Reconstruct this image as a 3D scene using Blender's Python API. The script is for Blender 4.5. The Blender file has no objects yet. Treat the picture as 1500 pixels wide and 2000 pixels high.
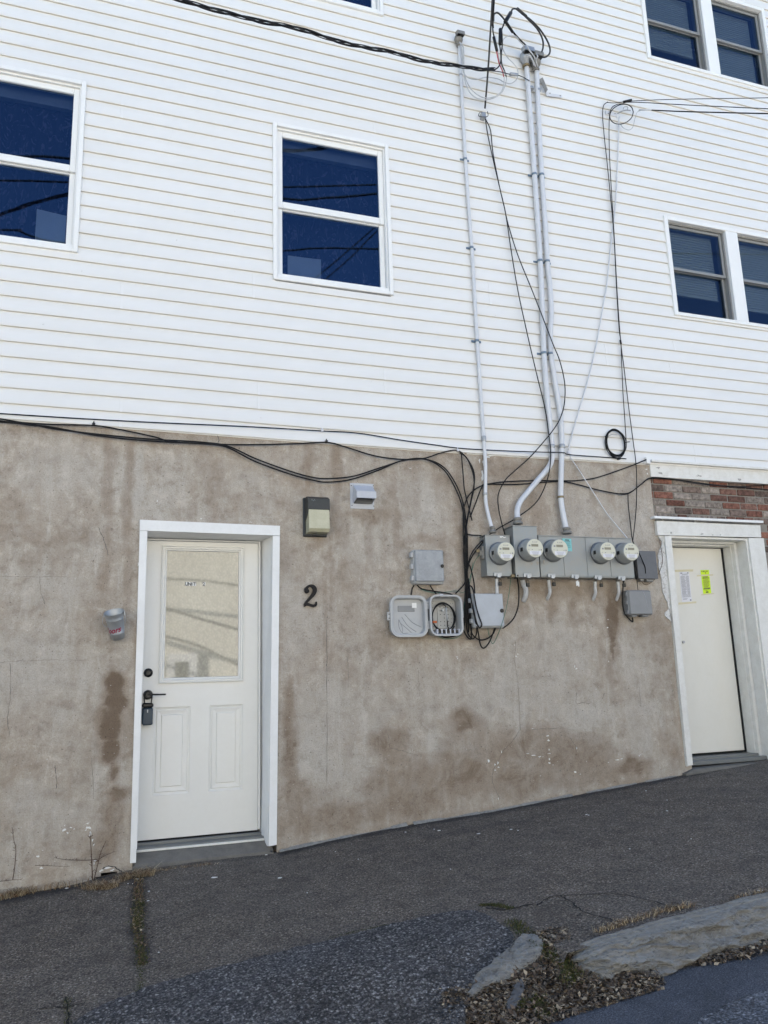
import bpy, math, random
from mathutils import Vector, Matrix, noise
random.seed(7)
sc = bpy.context.scene
C = sc.collection
# ------------------------------------------------------------------ camera, sky, sun, exposure
RX = Vector((0.9445154, -0.3270159, -0.0308412))
UX = Vector((-0.0387788, -0.2042546, 0.9781494))
FX = Vector((0.3261699, 0.9226812, 0.2056029))
EYE = Vector((0.0, -5.79, 1.5))
F = 1557.12
cam = bpy.data.cameras.new('camera')
co = bpy.data.objects.new('camera', cam)
C.objects.link(co)
B3 = -FX
co.matrix_world = Matrix(((RX.x, UX.x, B3.x, EYE.x), (RX.y, UX.y, B3.y, EYE.y), (RX.z, UX.z, B3.z, EYE.z), (0, 0, 0, 1)))
cam.sensor_fit = 'HORIZONTAL'
cam.sensor_width = 36.0
cam.lens = F / 1500 * 36.0
cam.clip_start = 0.05
cam.clip_end = 2000
sc.camera = co
SUN_EL, SUN_AZ = math.radians(52), math.radians(24)      # high behind the building, a little to the right
w = bpy.data.worlds.new('World')
sc.world = w
w.use_nodes = True
nt = w.node_tree
bg = nt.nodes['Background']
sky = nt.nodes.new('ShaderNodeTexSky')
sky.sky_type = 'NISHITA'
sky.sun_disc = False
sky.sun_elevation = SUN_EL
sky.sun_rotation = SUN_AZ
sky.altitude = 200
sky.air_density = 1.0
sky.dust_density = 0.3
sky.ozone_density = 1.2
nt.links.new(sky.outputs[0], bg.inputs[0])
bg.inputs[1].default_value = 0.090
sl = bpy.data.lights.new('sun', 'SUN')
sl.energy = 5.0
sl.angle = math.radians(0.5)
sl.color = (1.0, 0.95, 0.88)
so = bpy.data.objects.new('sun', sl)
C.objects.link(so)
sdir = Vector((math.sin(SUN_AZ) * math.cos(SUN_EL), math.cos(SUN_AZ) * math.cos(SUN_EL), math.sin(SUN_EL)))
so.rotation_euler = (-sdir).to_track_quat('-Z', 'Y').to_euler()
so.location = (0, 10, 30)
sc.view_settings.view_transform = 'Standard'
sc.view_settings.look = 'None'
sc.view_settings.exposure = 1.80
sc.view_settings.gamma = 1.0
sc.render.resolution_x = 768
sc.render.resolution_y = 1024


def W(px, py, y=0.0):
    """point of the plane y = const (the wall is y = 0) seen at a place of the survey photo"""
    d = RX * (px - 750) + UX * (1000 - py) + FX * F
    k = (y - EYE.y) / d.y
    return EYE + d * k


# ------------------------------------------------------------------ mesh helpers
class MB:
    def __init__(s):
        s.v = []
        s.f = []
        s.m = []
        s.sm = []

    def face(s, idx, mat=0, smooth=False):
        s.f.append(idx)
        s.m.append(mat)
        s.sm.append(smooth)

    def poly(s, pts, mat=0, smooth=False):
        n = len(s.v)
        s.v += [tuple(p) for p in pts]
        s.face(list(range(n, n + len(pts))), mat, smooth)
        return s

    def box(s, x0, x1, y0, y1, z0, z1, mat=0, bev=0.0):
        if x0 > x1: x0, x1 = x1, x0
        if y0 > y1: y0, y1 = y1, y0
        if z0 > z1: z0, z1 = z1, z0
        n = len(s.v)
        if bev <= 0:
            s.v += [(x, y, z) for z in (z0, z1) for y in (y0, y1) for x in (x0, x1)]
            for q in ((0, 1, 5, 4), (1, 3, 7, 5), (3, 2, 6, 7), (2, 0, 4, 6), (4, 5, 7, 6), (0, 2, 3, 1)):
                s.face([n + i for i in q], mat)
            return s
        b = min(bev, (x1 - x0) * .45, (y1 - y0) * .45, (z1 - z0) * .45)
        # chamfered box: front (y0) edges and the four long edges
        rings = [(y1, 0), (y0 + b, 0), (y0, b)]
        R_ = []
        for y, i in rings:
            X0, X1, Z0, Z1 = x0 + i, x1 - i, z0 + i, z1 - i
            c = b if i == 0 else b * .6
            R_.append([(X0 + c, y, Z0), (X1 - c, y, Z0), (X1, y, Z0 + c), (X1, y, Z1 - c), (X1 - c, y, Z1), (X0 + c, y, Z1), (X0, y, Z1 - c), (X0, y, Z0 + c)])
        for r in R_: s.v += r
        for a in range(2):
            for i in range(8):
                j = (i + 1) % 8
                s.face([n + a * 8 + i, n + a * 8 + j, n + (a + 1) * 8 + j, n + (a + 1) * 8 + i][::-1], mat)
        s.face([n + 16 + i for i in range(8)], mat)
        s.face([n + i for i in range(8)][::-1], mat)
        return s

    def prism(s, pts, off, mat=0):
        """pts: list of 3d points of a polygon, extruded by the vector off"""
        n = len(s.v)
        k = len(pts)
        off = Vector(off)
        s.v += [tuple(p) for p in pts] + [tuple(Vector(p) + off) for p in pts]
        s.face([n + i for i in range(k)], mat)
        s.face([n + k + i for i in range(k)][::-1], mat)
        for i in range(k):
            j = (i + 1) % k
            s.face([n + i, n + k + i, n + k + j, n + j], mat)
        return s

    def tube(s, pts, r, seg=8, mat=0, caps=True):
        pts = [Vector(p) for p in pts]
        n0 = len(s.v)
        prev = None
        K = len(pts)
        for i, p in enumerate(pts):
            t = (pts[min(i + 1, K - 1)] - pts[max(i - 1, 0)])
            if t.length < 1e-9: t = Vector((0, 0, 1))
            t.normalize()
            if prev is None:
                a = Vector((0, 0, 1)) if abs(t.z) < .9 else Vector((1, 0, 0))
                u = t.cross(a).normalized()
            else:
                u = (prev - t * prev.dot(t))
                u = u.normalized() if u.length > 1e-6 else t.orthogonal().normalized()
            prev = u
            v2 = t.cross(u)
            rr = r[i] if isinstance(r, (list, tuple)) else r
            for k in range(seg):
                a = 2 * math.pi * k / seg
                s.v.append(tuple(p + u * (rr * math.cos(a)) + v2 * (rr * math.sin(a))))
        for i in range(K - 1):
            for k in range(seg):
                a, b = n0 + i * seg + k, n0 + i * seg + (k + 1) % seg
                s.face([a, b, b + seg, a + seg], mat, True)
        if caps:
            s.face([n0 + k for k in range(seg)][::-1], mat)
            s.face([n0 + (K - 1) * seg + k for k in range(seg)], mat)
        return s

    def lathe(s, c, axis, prof, seg=24, mat=0, cap0=True, cap1=True):
        """prof: (distance along axis, radius)"""
        c = Vector(c)
        ax = Vector(axis).normalized()
        u = ax.orthogonal().normalized()
        v2 = ax.cross(u)
        n0 = len(s.v)
        for d, r in prof:
            for k in range(seg):
                a = 2 * math.pi * k / seg
                s.v.append(tuple(c + ax * d + u * (r * math.cos(a)) + v2 * (r * math.sin(a))))
        for i in range(len(prof) - 1):
            for k in range(seg):
                a, b = n0 + i * seg + k, n0 + i * seg + (k + 1) % seg
                s.face([a, b, b + seg, a + seg], mat, True)
        if cap0: s.face([n0 + k for k in range(seg)][::-1], mat)
        if cap1: s.face([n0 + (len(prof) - 1) * seg + k for k in range(seg)], mat)
        return s

    def mesh(s, name, mats):
        me = bpy.data.meshes.new(name)
        me.from_pydata(s.v, [], s.f)
        for m in (mats if isinstance(mats, (list, tuple)) else [mats]):
            me.materials.append(m)
        me.polygons.foreach_set('material_index', s.m)
        me.polygons.foreach_set('use_smooth', s.sm)
        me.update()
        return me


def obj(name, mb, mats, parent=None, label=None):
    o = bpy.data.objects.new(name, mb.mesh(name, mats))
    C.objects.link(o)
    if parent is not None: o.parent = parent
    if label: o['label'] = label
    return o


def link_child(o, parent):
    """keep world placement although the parent sits elsewhere"""
    o.parent = parent
    o.matrix_parent_inverse = parent.matrix_world.inverted()


def tag(o, label, cat, group=None, kind=None):
    o['label'] = label
    o['category'] = cat
    if group: o['group'] = group
    if kind: o['kind'] = kind
    return o


def thing(name, loc, label, cat, group=None):
    o = bpy.data.objects.new(name, None)
    o.empty_display_size = 0.05
    C.objects.link(o)
    o.matrix_world = Matrix.Translation(Vector(loc))
    o.location = loc
    return tag(o, label, cat, group)


def part(name, mb, mats, root, label=None):
    """mesh given in world coordinates, child of root"""
    o = obj(name, mb, mats)
    o.parent = root
    L = Vector((0, 0, 0))
    r = root
    while r is not None:
        L += r.location
        r = r.parent
    o.data.transform(Matrix.Translation(-L))
    if label: o['label'] = label
    return o


def split_part(name, mb, mats, root):
    """every loose piece of the mesh becomes a part of its own"""
    par = list(range(len(mb.v)))

    def find(a):
        while par[a] != a:
            par[a] = par[par[a]]
            a = par[a]
        return a
    for f in mb.f:
        for i in f[1:]: par[find(i)] = find(f[0])
    groups = {}
    for fi, f in enumerate(mb.f): groups.setdefault(find(f[0]), []).append(fi)
    for fl_ in groups.values():
        m = MB()
        mp = {}
        for fi in fl_:
            q = []
            for i in mb.f[fi]:
                if i not in mp:
                    mp[i] = len(m.v)
                    m.v.append(mb.v[i])
                q.append(mp[i])
            m.face(q, mb.m[fi], mb.sm[fi])
        part(name, m, mats, root)


def struct(name, mb, mats):
    o = obj(name, mb, mats)
    o['kind'] = 'structure'
    return o


def cr(pts, n=8):
    """Catmull-Rom through the points"""
    P = [Vector(p) for p in pts]
    if len(P) < 3: return P
    Q = [P[0] * 2 - P[1]] + P + [P[-1] * 2 - P[-2]]
    out = []
    for i in range(1, len(Q) - 2):
        a, b, c, d = Q[i - 1], Q[i], Q[i + 1], Q[i + 2]
        for k in range(n):
            t = k / n
            out.append(0.5 * ((2 * b) + (c - a) * t + (2 * a - 5 * b + 4 * c - d) * t * t + (3 * b - a - 3 * c + d) * t ** 3))
    out.append(P[-1])
    return out


# ------------------------------------------------------------------ materials
def newmat(name):
    m = bpy.data.materials.new(name)
    m.use_nodes = True
    n = m.node_tree.nodes
    return m, m.node_tree, n['Principled BSDF']


def N(nt, typ, **kw):
    n = nt.nodes.new(typ)
    for k, v in kw.items():
        if k in ('inputs',):
            for a, b in v.items(): n.inputs[a].default_value = b
        else:
            setattr(n, k, v)
    return n


def ramp(nt, fac, stops):
    r = nt.nodes.new('ShaderNodeValToRGB')
    e = r.color_ramp.elements
    while len(e) < len(stops): e.new(0.5)
    for i, (p, c) in enumerate(stops):
        e[i].position = p
        e[i].color = (c, c, c, 1) if isinstance(c, (int, float)) else (*c, 1)
    nt.links.new(fac, r.inputs[0])
    return r.outputs[0]


def mixc(nt, fac, a, b, typ='MIX'):
    m = nt.nodes.new('ShaderNodeMix')
    m.data_type = 'RGBA'
    m.blend_type = typ
    for s, x in ((m.inputs[0], fac), (m.inputs[6], a), (m.inputs[7], b)):
        if isinstance(x, (int, float)): s.default_value = x
        elif isinstance(x, tuple): s.default_value = (*x, 1)
        else: nt.links.new(x, s)
    return m.outputs[2]


def coords(nt, scale=(1, 1, 1)):
    g = nt.nodes.new('ShaderNodeNewGeometry')
    mp = nt.nodes.new('ShaderNodeMapping')
    mp.inputs['Scale'].default_value = scale
    nt.links.new(g.outputs['Position'], mp.inputs[0])
    return mp.outputs[0]


def noise_n(nt, vec, scale, detail=4, rough=.55, dist=0):
    n = nt.nodes.new('ShaderNodeTexNoise')
    n.inputs['Scale'].default_value = scale
    n.inputs['Detail'].default_value = detail
    n.inputs['Roughness'].default_value = rough
    n.inputs['Distortion'].default_value = dist
    nt.links.new(vec, n.inputs['Vector'])
    return n.outputs[0]


def bump(nt, bsdf, h, strength=.3, dist=.01):
    b = nt.nodes.new('ShaderNodeBump')
    b.inputs['Strength'].default_value = strength
    b.inputs['Distance'].default_value = dist
    nt.links.new(h, b.inputs['Height'])
    nt.links.new(b.outputs[0], bsdf.inputs['Normal'])


def simple(name, col, rough=.5, metal=0.0, dirt=.15, dscale=9, dcol=None, bmp=.05, bscale=120, spec=.5):
    """painted / plastic / metal surface with uneven dirt and a slight grain"""
    m, t, b = newmat(name)
    v = coords(t)
    n1 = noise_n(t, v, dscale, 6, .65, .4)
    n2 = noise_n(t, v, dscale * 8, 3, .6)
    f = ramp(t, n1, [(.38, 0.0), (.72, 1.0)])
    f2 = ramp(t, n2, [(.4, 0.0), (.8, 1.0)])
    dc = dcol or tuple(c * .55 for c in col)
    mul = t.nodes.new('ShaderNodeMath'); mul.operation = 'MULTIPLY_ADD'
    t.links.new(f, mul.inputs[0]); mul.inputs[1].default_value = dirt
    mul2 = t.nodes.new('ShaderNodeMath'); mul2.operation = 'MULTIPLY'
    t.links.new(f2, mul2.inputs[0]); mul2.inputs[1].default_value = dirt * .6
    t.links.new(mul2.outputs[0], mul.inputs[2])
    c = mixc(t, mul.outputs[0], tuple(col), tuple(dc))
    t.links.new(c, b.inputs['Base Color'])
    b.inputs['Roughness'].default_value = rough
    b.inputs['Metallic'].default_value = metal
    b.inputs['Specular IOR Level'].default_value = spec
    if bmp: bump(t, b, noise_n(t, v, bscale, 3), bmp, .002)
    return m


M = {}
M['white_paint'] = simple('white_paint', (.80, .80, .79), .45, dirt=.16, dcol=(.5, .48, .43), bmp=.12, bscale=40)
M['old_paint'] = simple('old_paint', (.76, .75, .71), .5, dirt=.35, dscale=14, dcol=(.50, .47, .40), bmp=.2, bscale=30)
M['vinyl_trim'] = simple('vinyl_trim', (.82, .82, .80), .4, dirt=.10, dcol=(.6, .57, .5))
M['door_white'] = simple('door_white', (.74, .73, .69), .42, dirt=.12, dscale=5, dcol=(.58, .55, .48), bmp=.05, bscale=18)
M['door_cream'] = simple('door_cream', (.73, .71, .645), .5, dirt=.14, dscale=4, dcol=(.58, .55, .44), bmp=.04, bscale=14)
M['alu_grey'] = simple('alu_grey', (.30, .295, .28), .45, .3, dirt=.2)
M['black'] = simple('black_rubber', (.007, .007, .0075), .55, dirt=.3, dcol=(.014, .014, .014), bmp=0, spec=.25)
M['cable_grey'] = simple('weathered_cable', (.045, .045, .045), .6, dirt=.5, dcol=(.02, .02, .02), bmp=0, spec=.3)
M['cable_white'] = simple('white_cable', (.55, .56, .57), .5, dirt=.5, dscale=20, dcol=(.25, .25, .25), bmp=0)
M['cable_red'] = simple('red_cable', (.45, .05, .07), .5, bmp=0)
M['cable_green'] = simple('green_wire', (.03, .16, .11), .5, bmp=0)
M['conduit'] = simple('painted_conduit', (.62, .63, .64), .42, .15, dirt=.45, dscale=16, dcol=(.36, .35, .33), bmp=.2, bscale=60)
M['conduit_clean'] = simple('painted_conduit_upper', (.66, .67, .69), .45, .1, dirt=.3, dscale=12, dcol=(.5, .5, .5), bmp=.1, bscale=60)
M['galv'] = simple('galvanised', (.42, .44, .46), .42, .6, dirt=.45, dscale=20, dcol=(.25, .25, .25))
M['strap'] = simple('strap_zinc', (.22, .30, .38), .4, .6, dirt=.4, dscale=60, dcol=(.12, .13, .14))
M['fitting'] = simple('weathered_fitting', (.30, .29, .26), .6, .3, dirt=.6, dscale=40, dcol=(.12, .11, .10), bmp=.3)
M['box_grey'] = simple('meter_box_grey', (.245, .27, .28), .42, .25, dirt=.5, dscale=9, dcol=(.30, .275, .235), bmp=.12)
M['box_grey2'] = simple('small_box_grey', (.235, .24, .245), .5, .1, dirt=.25, dscale=14, dcol=(.16, .16, .16))
M['box_light'] = simple('box_light_grey', (.40, .43, .47), .45, .1, dirt=.3, dscale=16, dcol=(.30, .30, .31), bmp=.06)
M['box_mottle'] = simple('weathered_grey_lid', (.33, .345, .36), .5, .15, dirt=.55, dscale=18, dcol=(.20, .21, .22), bmp=.06)
M['box_dark'] = simple('box_dark_grey', (.10, .105, .11), .5, .1, dirt=.3, dscale=18)
M['plastic_grey'] = simple('grey_plastic', (.40, .41, .42), .45, dirt=.35, dscale=14, dcol=(.52, .51, .47), bmp=.08)
M['plastic_in'] = simple('grey_plastic_inner', (.40, .395, .37), .5, dirt=.35, dscale=20, dcol=(.27, .26, .23))
M['vent_grey'] = simple('vent_plastic', (.50, .52, .56), .45, dirt=.15, dscale=12)
M['bronze'] = simple('dark_bronze_paint', (.020, .025, .027), .45, .1, dirt=.3, dscale=30, dcol=(.06, .06, .06))
M['meter_face'] = simple('meter_face', (.60, .59, .48), .35, dirt=.1)
M['meter_body'] = simple('meter_body', (.42, .43, .41), .18, .25, dirt=.2, dscale=30, bmp=0)
M['meter_ring'] = simple('meter_ring', (.20, .21, .22), .35, .6, dirt=.3)
M['lcd'] = simple('lcd', (.20, .19, .14), .2, bmp=0)
M['ink'] = simple('ink', (.05, .05, .05), .6, bmp=0)
M['ink_soft'] = simple('faded_ink', (.22, .22, .24), .6, bmp=0)
M['paper'] = simple('paper', (.72, .72, .76), .6, dirt=.08, bmp=0)
M['paper_lime'] = simple('lime_paper', (.62, .85, .02), .6, dirt=.06, bmp=0)
M['sticker_teal'] = simple('teal_sticker', (.22, .55, .55), .55, dirt=.2, dscale=60, bmp=0)
M['sticker_white'] = simple('white_sticker', (.80, .80, .78), .5, dirt=.1, bmp=0)
M['tape'] = simple('masking_tape', (.66, .60, .40), .6, bmp=0)
M['iron'] = simple('cast_iron_black', (.010, .009, .009), .6, .0, dirt=.3, dscale=60, dcol=(.03, .022, .018), bmp=.2, bscale=300, spec=.25)
M['hw_black'] = simple('black_hardware', (.012, .012, .012), .3, .4, bmp=0)
M['lockbox'] = simple('lockbox_blue_black', (.025, .045, .065), .45, .0, dirt=.2, dscale=30)
M['tin'] = simple('galvanised_tin', (.36, .38, .40), .45, .55, dirt=.25, dscale=50, dcol=(.35, .36, .38), bmp=.05)
M['script_red'] = simple('red_script', (.32, .015, .06), .4, bmp=0)
M['threshold'] = simple('threshold_metal', (.16, .17, .17), .5, .2, dirt=.4, dscale=20, dcol=(.2, .19, .17))
M['orange'] = simple('orange_connector', (.55, .12, .03), .5, bmp=0)
M['brass'] = simple('brass', (.24, .19, .11), .5, .5, bmp=0)
M['twig'] = simple('dry_twig', (.10, .055, .035), .8, dirt=.5, dscale=80, bmp=0)
M['void'] = simple('dark_cavity', (.01, .01, .01), 1, bmp=0)
M['int_wall'] = simple('interior_plaster', (.25, .25, .25), .9, bmp=0)
M['board'] = simple('grey_board', (.50, .50, .46), .6, bmp=0)
M['blind'] = simple('blind_slats', (.26, .30, .30), .6, dirt=.1, bmp=0)
M['roofing'] = simple('roofing', (.06, .06, .06), .9)
M['pole_wood'] = simple('pole_wood', (.13, .09, .06), .9, dirt=.4)
M['flake'] = simple('white_paint_flake', (.78, .79, .77), .7, dirt=.3, dscale=90, dcol=(.55, .52, .46), bmp=.5, bscale=200)


def m_siding():
    m, t, b = newmat('vinyl_siding')
    v = coords(t)
    vs = coords(t, (.6, 1, 3))
    n1 = noise_n(t, vs, 2.2, 5, .6, .3)
    n2 = noise_n(t, v, 55, 4, .7)
    c = mixc(t, ramp(t, n1, [(.35, 0.0), (.75, .45)]), (.785, .78, .76), (.71, .70, .665))
    spots = ramp(t, noise_n(t, v, 26, 2, .5), [(.77, 0.0), (.80, .5)])
    c = mixc(t, spots, c, (.55, .53, .48))
    at = t.nodes.new('ShaderNodeAttribute'); at.attribute_name = 'grime_and_lap_shade'
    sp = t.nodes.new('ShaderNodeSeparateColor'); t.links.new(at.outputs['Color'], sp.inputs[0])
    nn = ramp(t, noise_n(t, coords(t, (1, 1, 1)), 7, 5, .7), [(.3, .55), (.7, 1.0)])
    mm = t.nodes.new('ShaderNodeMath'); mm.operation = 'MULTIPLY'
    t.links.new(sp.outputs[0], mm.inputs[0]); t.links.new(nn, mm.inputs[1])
    c = mixc(t, mm.outputs[0], c, (.58, .53, .44))  # joint grime, plus lap shade and warm bounce put into the colour
    t.links.new(c, b.inputs['Base Color'])
    b.inputs['Roughness'].default_value = .42
    # embossed wood grain, very faint, and oil-canning
    g = noise_n(t, coords(t, (2, 1, 60)), 6, 3, .6)
    g2 = noise_n(t, coords(t, (1, 1, 1.5)), 2.0, 2, .5)
    ad = t.nodes.new('ShaderNodeMath'); ad.operation = 'MULTIPLY_ADD'
    t.links.new(g2, ad.inputs[0]); ad.inputs[1].default_value = 16.0; t.links.new(g, ad.inputs[2])
    bump(t, b, ad.outputs[0], .35, .0018)
    return m


def m_stucco():
    m, t, b = newmat('old_cement_stucco')
    v = coords(t)
    at = t.nodes.new('ShaderNodeAttribute'); at.attribute_name = 'stain'
    sp = t.nodes.new('ShaderNodeSeparateColor'); t.links.new(at.outputs['Color'], sp.inputs[0])
    n_big = noise_n(t, v, 1.7, 8, .68, .4)
    n_str = noise_n(t, coords(t, (3.2, 1, .55)), 3.0, 7, .7, .5)
    n_mid = noise_n(t, v, 9, 10, .74, .25)
    n_fine = noise_n(t, v, 120, 6, .75)
    c = mixc(t, ramp(t, n_big, [(.33, 0.0), (.66, 1.0)]), (.485, .46, .42), (.415, .365, .31))
    c = mixc(t, ramp(t, n_str, [(.46, 0.0), (.64, .55)]), c, (.365, .31, .25))
    c = mixc(t, ramp(t, n_str, [(.30, .85), (.44, 0.0)]), c, (.55, .53, .49))
    c = mixc(t, ramp(t, n_mid, [(.38, .7), (.49, 0.0)]), c, (.30, .26, .215))
    c = mixc(t, ramp(t, n_mid, [(.53, 0.0), (.66, .7)]), c, (.60, .565, .51))
    # painted stains
    def edge(ch, lo, hi, top=1.0):
        a = t.nodes.new('ShaderNodeMath'); a.operation = 'MULTIPLY_ADD'
        t.links.new(noise_n(t, v, 5 + ch, 8, .78, .8), a.inputs[0]); a.inputs[1].default_value = 1.1
        s = t.nodes.new('ShaderNodeMath'); s.operation = 'ADD'; s.inputs[1].default_value = -.55
        t.links.new(sp.outputs[ch], a.inputs[2]); t.links.new(a.outputs[0], s.inputs[0])
        return ramp(t, s.outputs[0], [(lo, 0.0), (hi, top)])
    c = mixc(t, edge(1, .10, 1.0, .8), c, (.525, .51, .48))
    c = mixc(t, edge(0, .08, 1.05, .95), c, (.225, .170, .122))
    fine = ramp(t, n_fine, [(.32, .78), (.5, 1.0), (.68, 1.14)])
    c = mixc(t, edge(0, .62, .86, .62), c, (.150, .112, .082))
    c = mixc(t, 1.0, c, fine, 'MULTIPLY')
    c = mixc(t, 1.0, c, (.96, .925, .88), 'MULTIPLY')
    pits = ramp(t, noise_n(t, v, 62, 2, .5), [(.27, .45), (.33, 1.0)])
    c = mixc(t, 1.0, c, pits, 'MULTIPLY')
    vo = t.nodes.new('ShaderNodeTexVoronoi'); vo.inputs['Scale'].default_value = 19
    t.links.new(v, vo.inputs['Vector'])
    fl = ramp(t, vo.outputs['Distance'], [(.045, .55), (.075, 0.0)])
    c = mixc(t, fl, c, (.62, .60, .56))
    t.links.new(c, b.inputs['Base Color'])
    b.inputs['Roughness'].default_value = .9
    b.inputs['Specular IOR Level'].default_value = .25
    a1 = t.nodes.new('ShaderNodeMath'); a1.operation = 'MULTIPLY_ADD'
    t.links.new(n_mid, a1.inputs[0]); a1.inputs[1].default_value = 3.0; t.links.new(n_fine, a1.inputs[2])
    a2 = t.nodes.new('ShaderNodeMath'); a2.operation = 'MULTIPLY_ADD'
    t.links.new(noise_n(t, v, 3.5, 4, .6), a2.inputs[0]); a2.inputs[1].default_value = 7.0; t.links.new(a1.outputs[0], a2.inputs[2])
    bump(t, b, a2.outputs[0], .65, .006)
    return m


def m_asphalt(name, scale, dark, chips, brown=0.0, bstr=.7, chipamt=.5):
    m, t, b = newmat(name)
    v = coords(t)
    vo = t.nodes.new('ShaderNodeTexVoronoi'); vo.inputs['Scale'].default_value = scale
    t.links.new(v, vo.inputs['Vector'])
    sp = t.nodes.new('ShaderNodeSeparateColor'); t.links.new(vo.outputs['Color'], sp.inputs[0])
    f = ramp(t, sp.outputs[0], [(0.0, 0.0), (1 - chipamt, .05), (.90, .6), (1.0, 1.0)])
    ed = ramp(t, vo.outputs['Distance'], [(.30, 1.0), (.75, .25)])
    f = mixc(t, 1.0, f, ed, 'MULTIPLY')
    c = mixc(t, f, dark, chips)
    vo2 = t.nodes.new('ShaderNodeTexVoronoi'); vo2.inputs['Scale'].default_value = scale * .42
    t.links.new(v, vo2.inputs['Vector'])
    sq = t.nodes.new('ShaderNodeSeparateColor'); t.links.new(vo2.outputs['Color'], sq.inputs[0])
    big = mixc(t, 1.0, ramp(t, sq.outputs[0], [(.86, 0.0), (.93, .8)]), ramp(t, vo2.outputs['Distance'], [(.22, 1.0), (.36, .0)]), 'MULTIPLY')
    c = mixc(t, big, c, chips)
    nb = noise_n(t, v, 1.3, 6, .65, .6)
    c = mixc(t, ramp(t, nb, [(.38, 0.0), (.68, .35 + brown * .25)]), c, tuple(a_ * (1 - brown) + b_ * brown for a_, b_ in zip((.085, .088, .098), (.125, .105, .085))))
    c = mixc(t, 1.0, c, ramp(t, noise_n(t, v, 6, 8, .7, .5), [(.30, .70), (.5, 1.0), (.72, 1.28)]), 'MULTIPLY')
    c = mixc(t, 1.0, c, ramp(t, noise_n(t, v, scale * .8, 4, .8), [(.36, .32), (.5, .92), (.64, 2.0)]), 'MULTIPLY')
    at = t.nodes.new('ShaderNodeAttribute'); at.attribute_name = 'darken'  # mask that pulls the asphalt towards near black
    sp2 = t.nodes.new('ShaderNodeSeparateColor'); t.links.new(at.outputs['Color'], sp2.inputs[0])
    a = t.nodes.new('ShaderNodeMath'); a.operation = 'MULTIPLY_ADD'
    t.links.new(noise_n(t, v, 9, 6, .7), a.inputs[0]); a.inputs[1].default_value = .9
    s = t.nodes.new('ShaderNodeMath'); s.operation = 'ADD'; s.inputs[1].default_value = -.45
    t.links.new(sp2.outputs[0], a.inputs[2]); t.links.new(a.outputs[0], s.inputs[0])
    c = mixc(t, ramp(t, s.outputs[0], [(.2, 0.0), (.8, .8)]), c, (.022, .022, .024))
    t.links.new(c, b.inputs['Base Color'])
    b.inputs['Roughness'].default_value = .88
    b.inputs['Specular IOR Level'].default_value = .3
    h = t.nodes.new('ShaderNodeMath'); h.operation = 'MULTIPLY_ADD'
    t.links.new(ed, h.inputs[0]); h.inputs[1].default_value = 1.0
    t.links.new(noise_n(t, v, scale * .6, 4, .7), h.inputs[2])
    bump(t, b, h.outputs[0], bstr, .8 / scale)
    return m


def m_stone():
    m, t, b = newmat('bluestone')
    v = coords(t)
    vs = coords(t, (1, 1, 3.5))
    n1 = noise_n(t, vs, 7, 9, .7, 1.2)
    n2 = noise_n(t, vs, 30, 8, .75, .6)
    c = mixc(t, ramp(t, n1, [(.35, 0.0), (.65, 1.0)]), (.20, .190, .172), (.34, .32, .28))
    c = mixc(t, ramp(t, n2, [(.36, .85), (.47, 0.0)]), c, (.075, .073, .068))
    wv = t.nodes.new('ShaderNodeTexWave'); wv.bands_direction = 'Z'
    wv.inputs['Scale'].default_value = 9; wv.inputs['Distortion'].default_value = 14; wv.inputs['Detail'].default_value = 6; wv.inputs['Detail Scale'].default_value = 2
    t.links.new(v, wv.inputs['Vector'])
    c = mixc(t, ramp(t, wv.outputs[0], [(.82, 0.0), (1.0, .7)]), c, (.30, .31, .30))
    t.links.new(c, b.inputs['Base Color'])
    b.inputs['Roughness'].default_value = .8
    a = t.nodes.new('ShaderNodeMath'); a.operation = 'MULTIPLY_ADD'
    t.links.new(n1, a.inputs[0]); a.inputs[1].default_value = 3; t.links.new(n2, a.inputs[2])
    bump(t, b, a.outputs[0], .9, .012)
    return m


def m_attr(name, attr, rough=.9, scale=60, bmp=.5, mottled=.3):
    m, t, b = newmat(name)
    v = coords(t)
    at = t.nodes.new('ShaderNodeAttribute'); at.attribute_name = attr
    c = mixc(t, 1.0, at.outputs['Color'], ramp(t, noise_n(t, v, scale, 6, .7), [(.3, 1 - mottled), (.7, 1 + mottled)]), 'MULTIPLY')
    t.links.new(c, b.inputs['Base Color'])
    b.inputs['Roughness'].default_value = rough
    b.inputs['Specular IOR Level'].default_value = .25
    if bmp: bump(t, b, noise_n(t, v, scale * 2, 4, .7), bmp, .004)
    return m


def m_pane(name, tint, refl_ior, wob=.0, refl=(.34, .60, 1.0)):
    m, t, b = newmat(name)
    t.nodes.remove(b)
    out = t.nodes['Material Output']
    tr = t.nodes.new('ShaderNodeBsdfTransparent'); tr.inputs[0].default_value = (*tint, 1)
    gl = t.nodes.new('ShaderNodeBsdfGlossy'); gl.inputs['Roughness'].default_value = 0.0
    gl.inputs[0].default_value = (*refl, 1)
    fr = t.nodes.new('ShaderNodeFresnel'); fr.inputs[0].default_value = refl_ior
    if wob:
        bp = t.nodes.new('ShaderNodeBump'); bp.inputs['Strength'].default_value = wob; bp.inputs['Distance'].default_value = .01
        t.links.new(noise_n(t, coords(t), 2.5, 2, .4), bp.inputs['Height'])
        t.links.new(bp.outputs[0], gl.inputs['Normal'])
    mx = t.nodes.new('ShaderNodeMixShader')
    t.links.new(fr.outputs[0], mx.inputs[0]); t.links.new(tr.outputs[0], mx.inputs[1]); t.links.new(gl.outputs[0], mx.inputs[2])
    t.links.new(mx.outputs[0], out.inputs[0])
    return m


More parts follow.
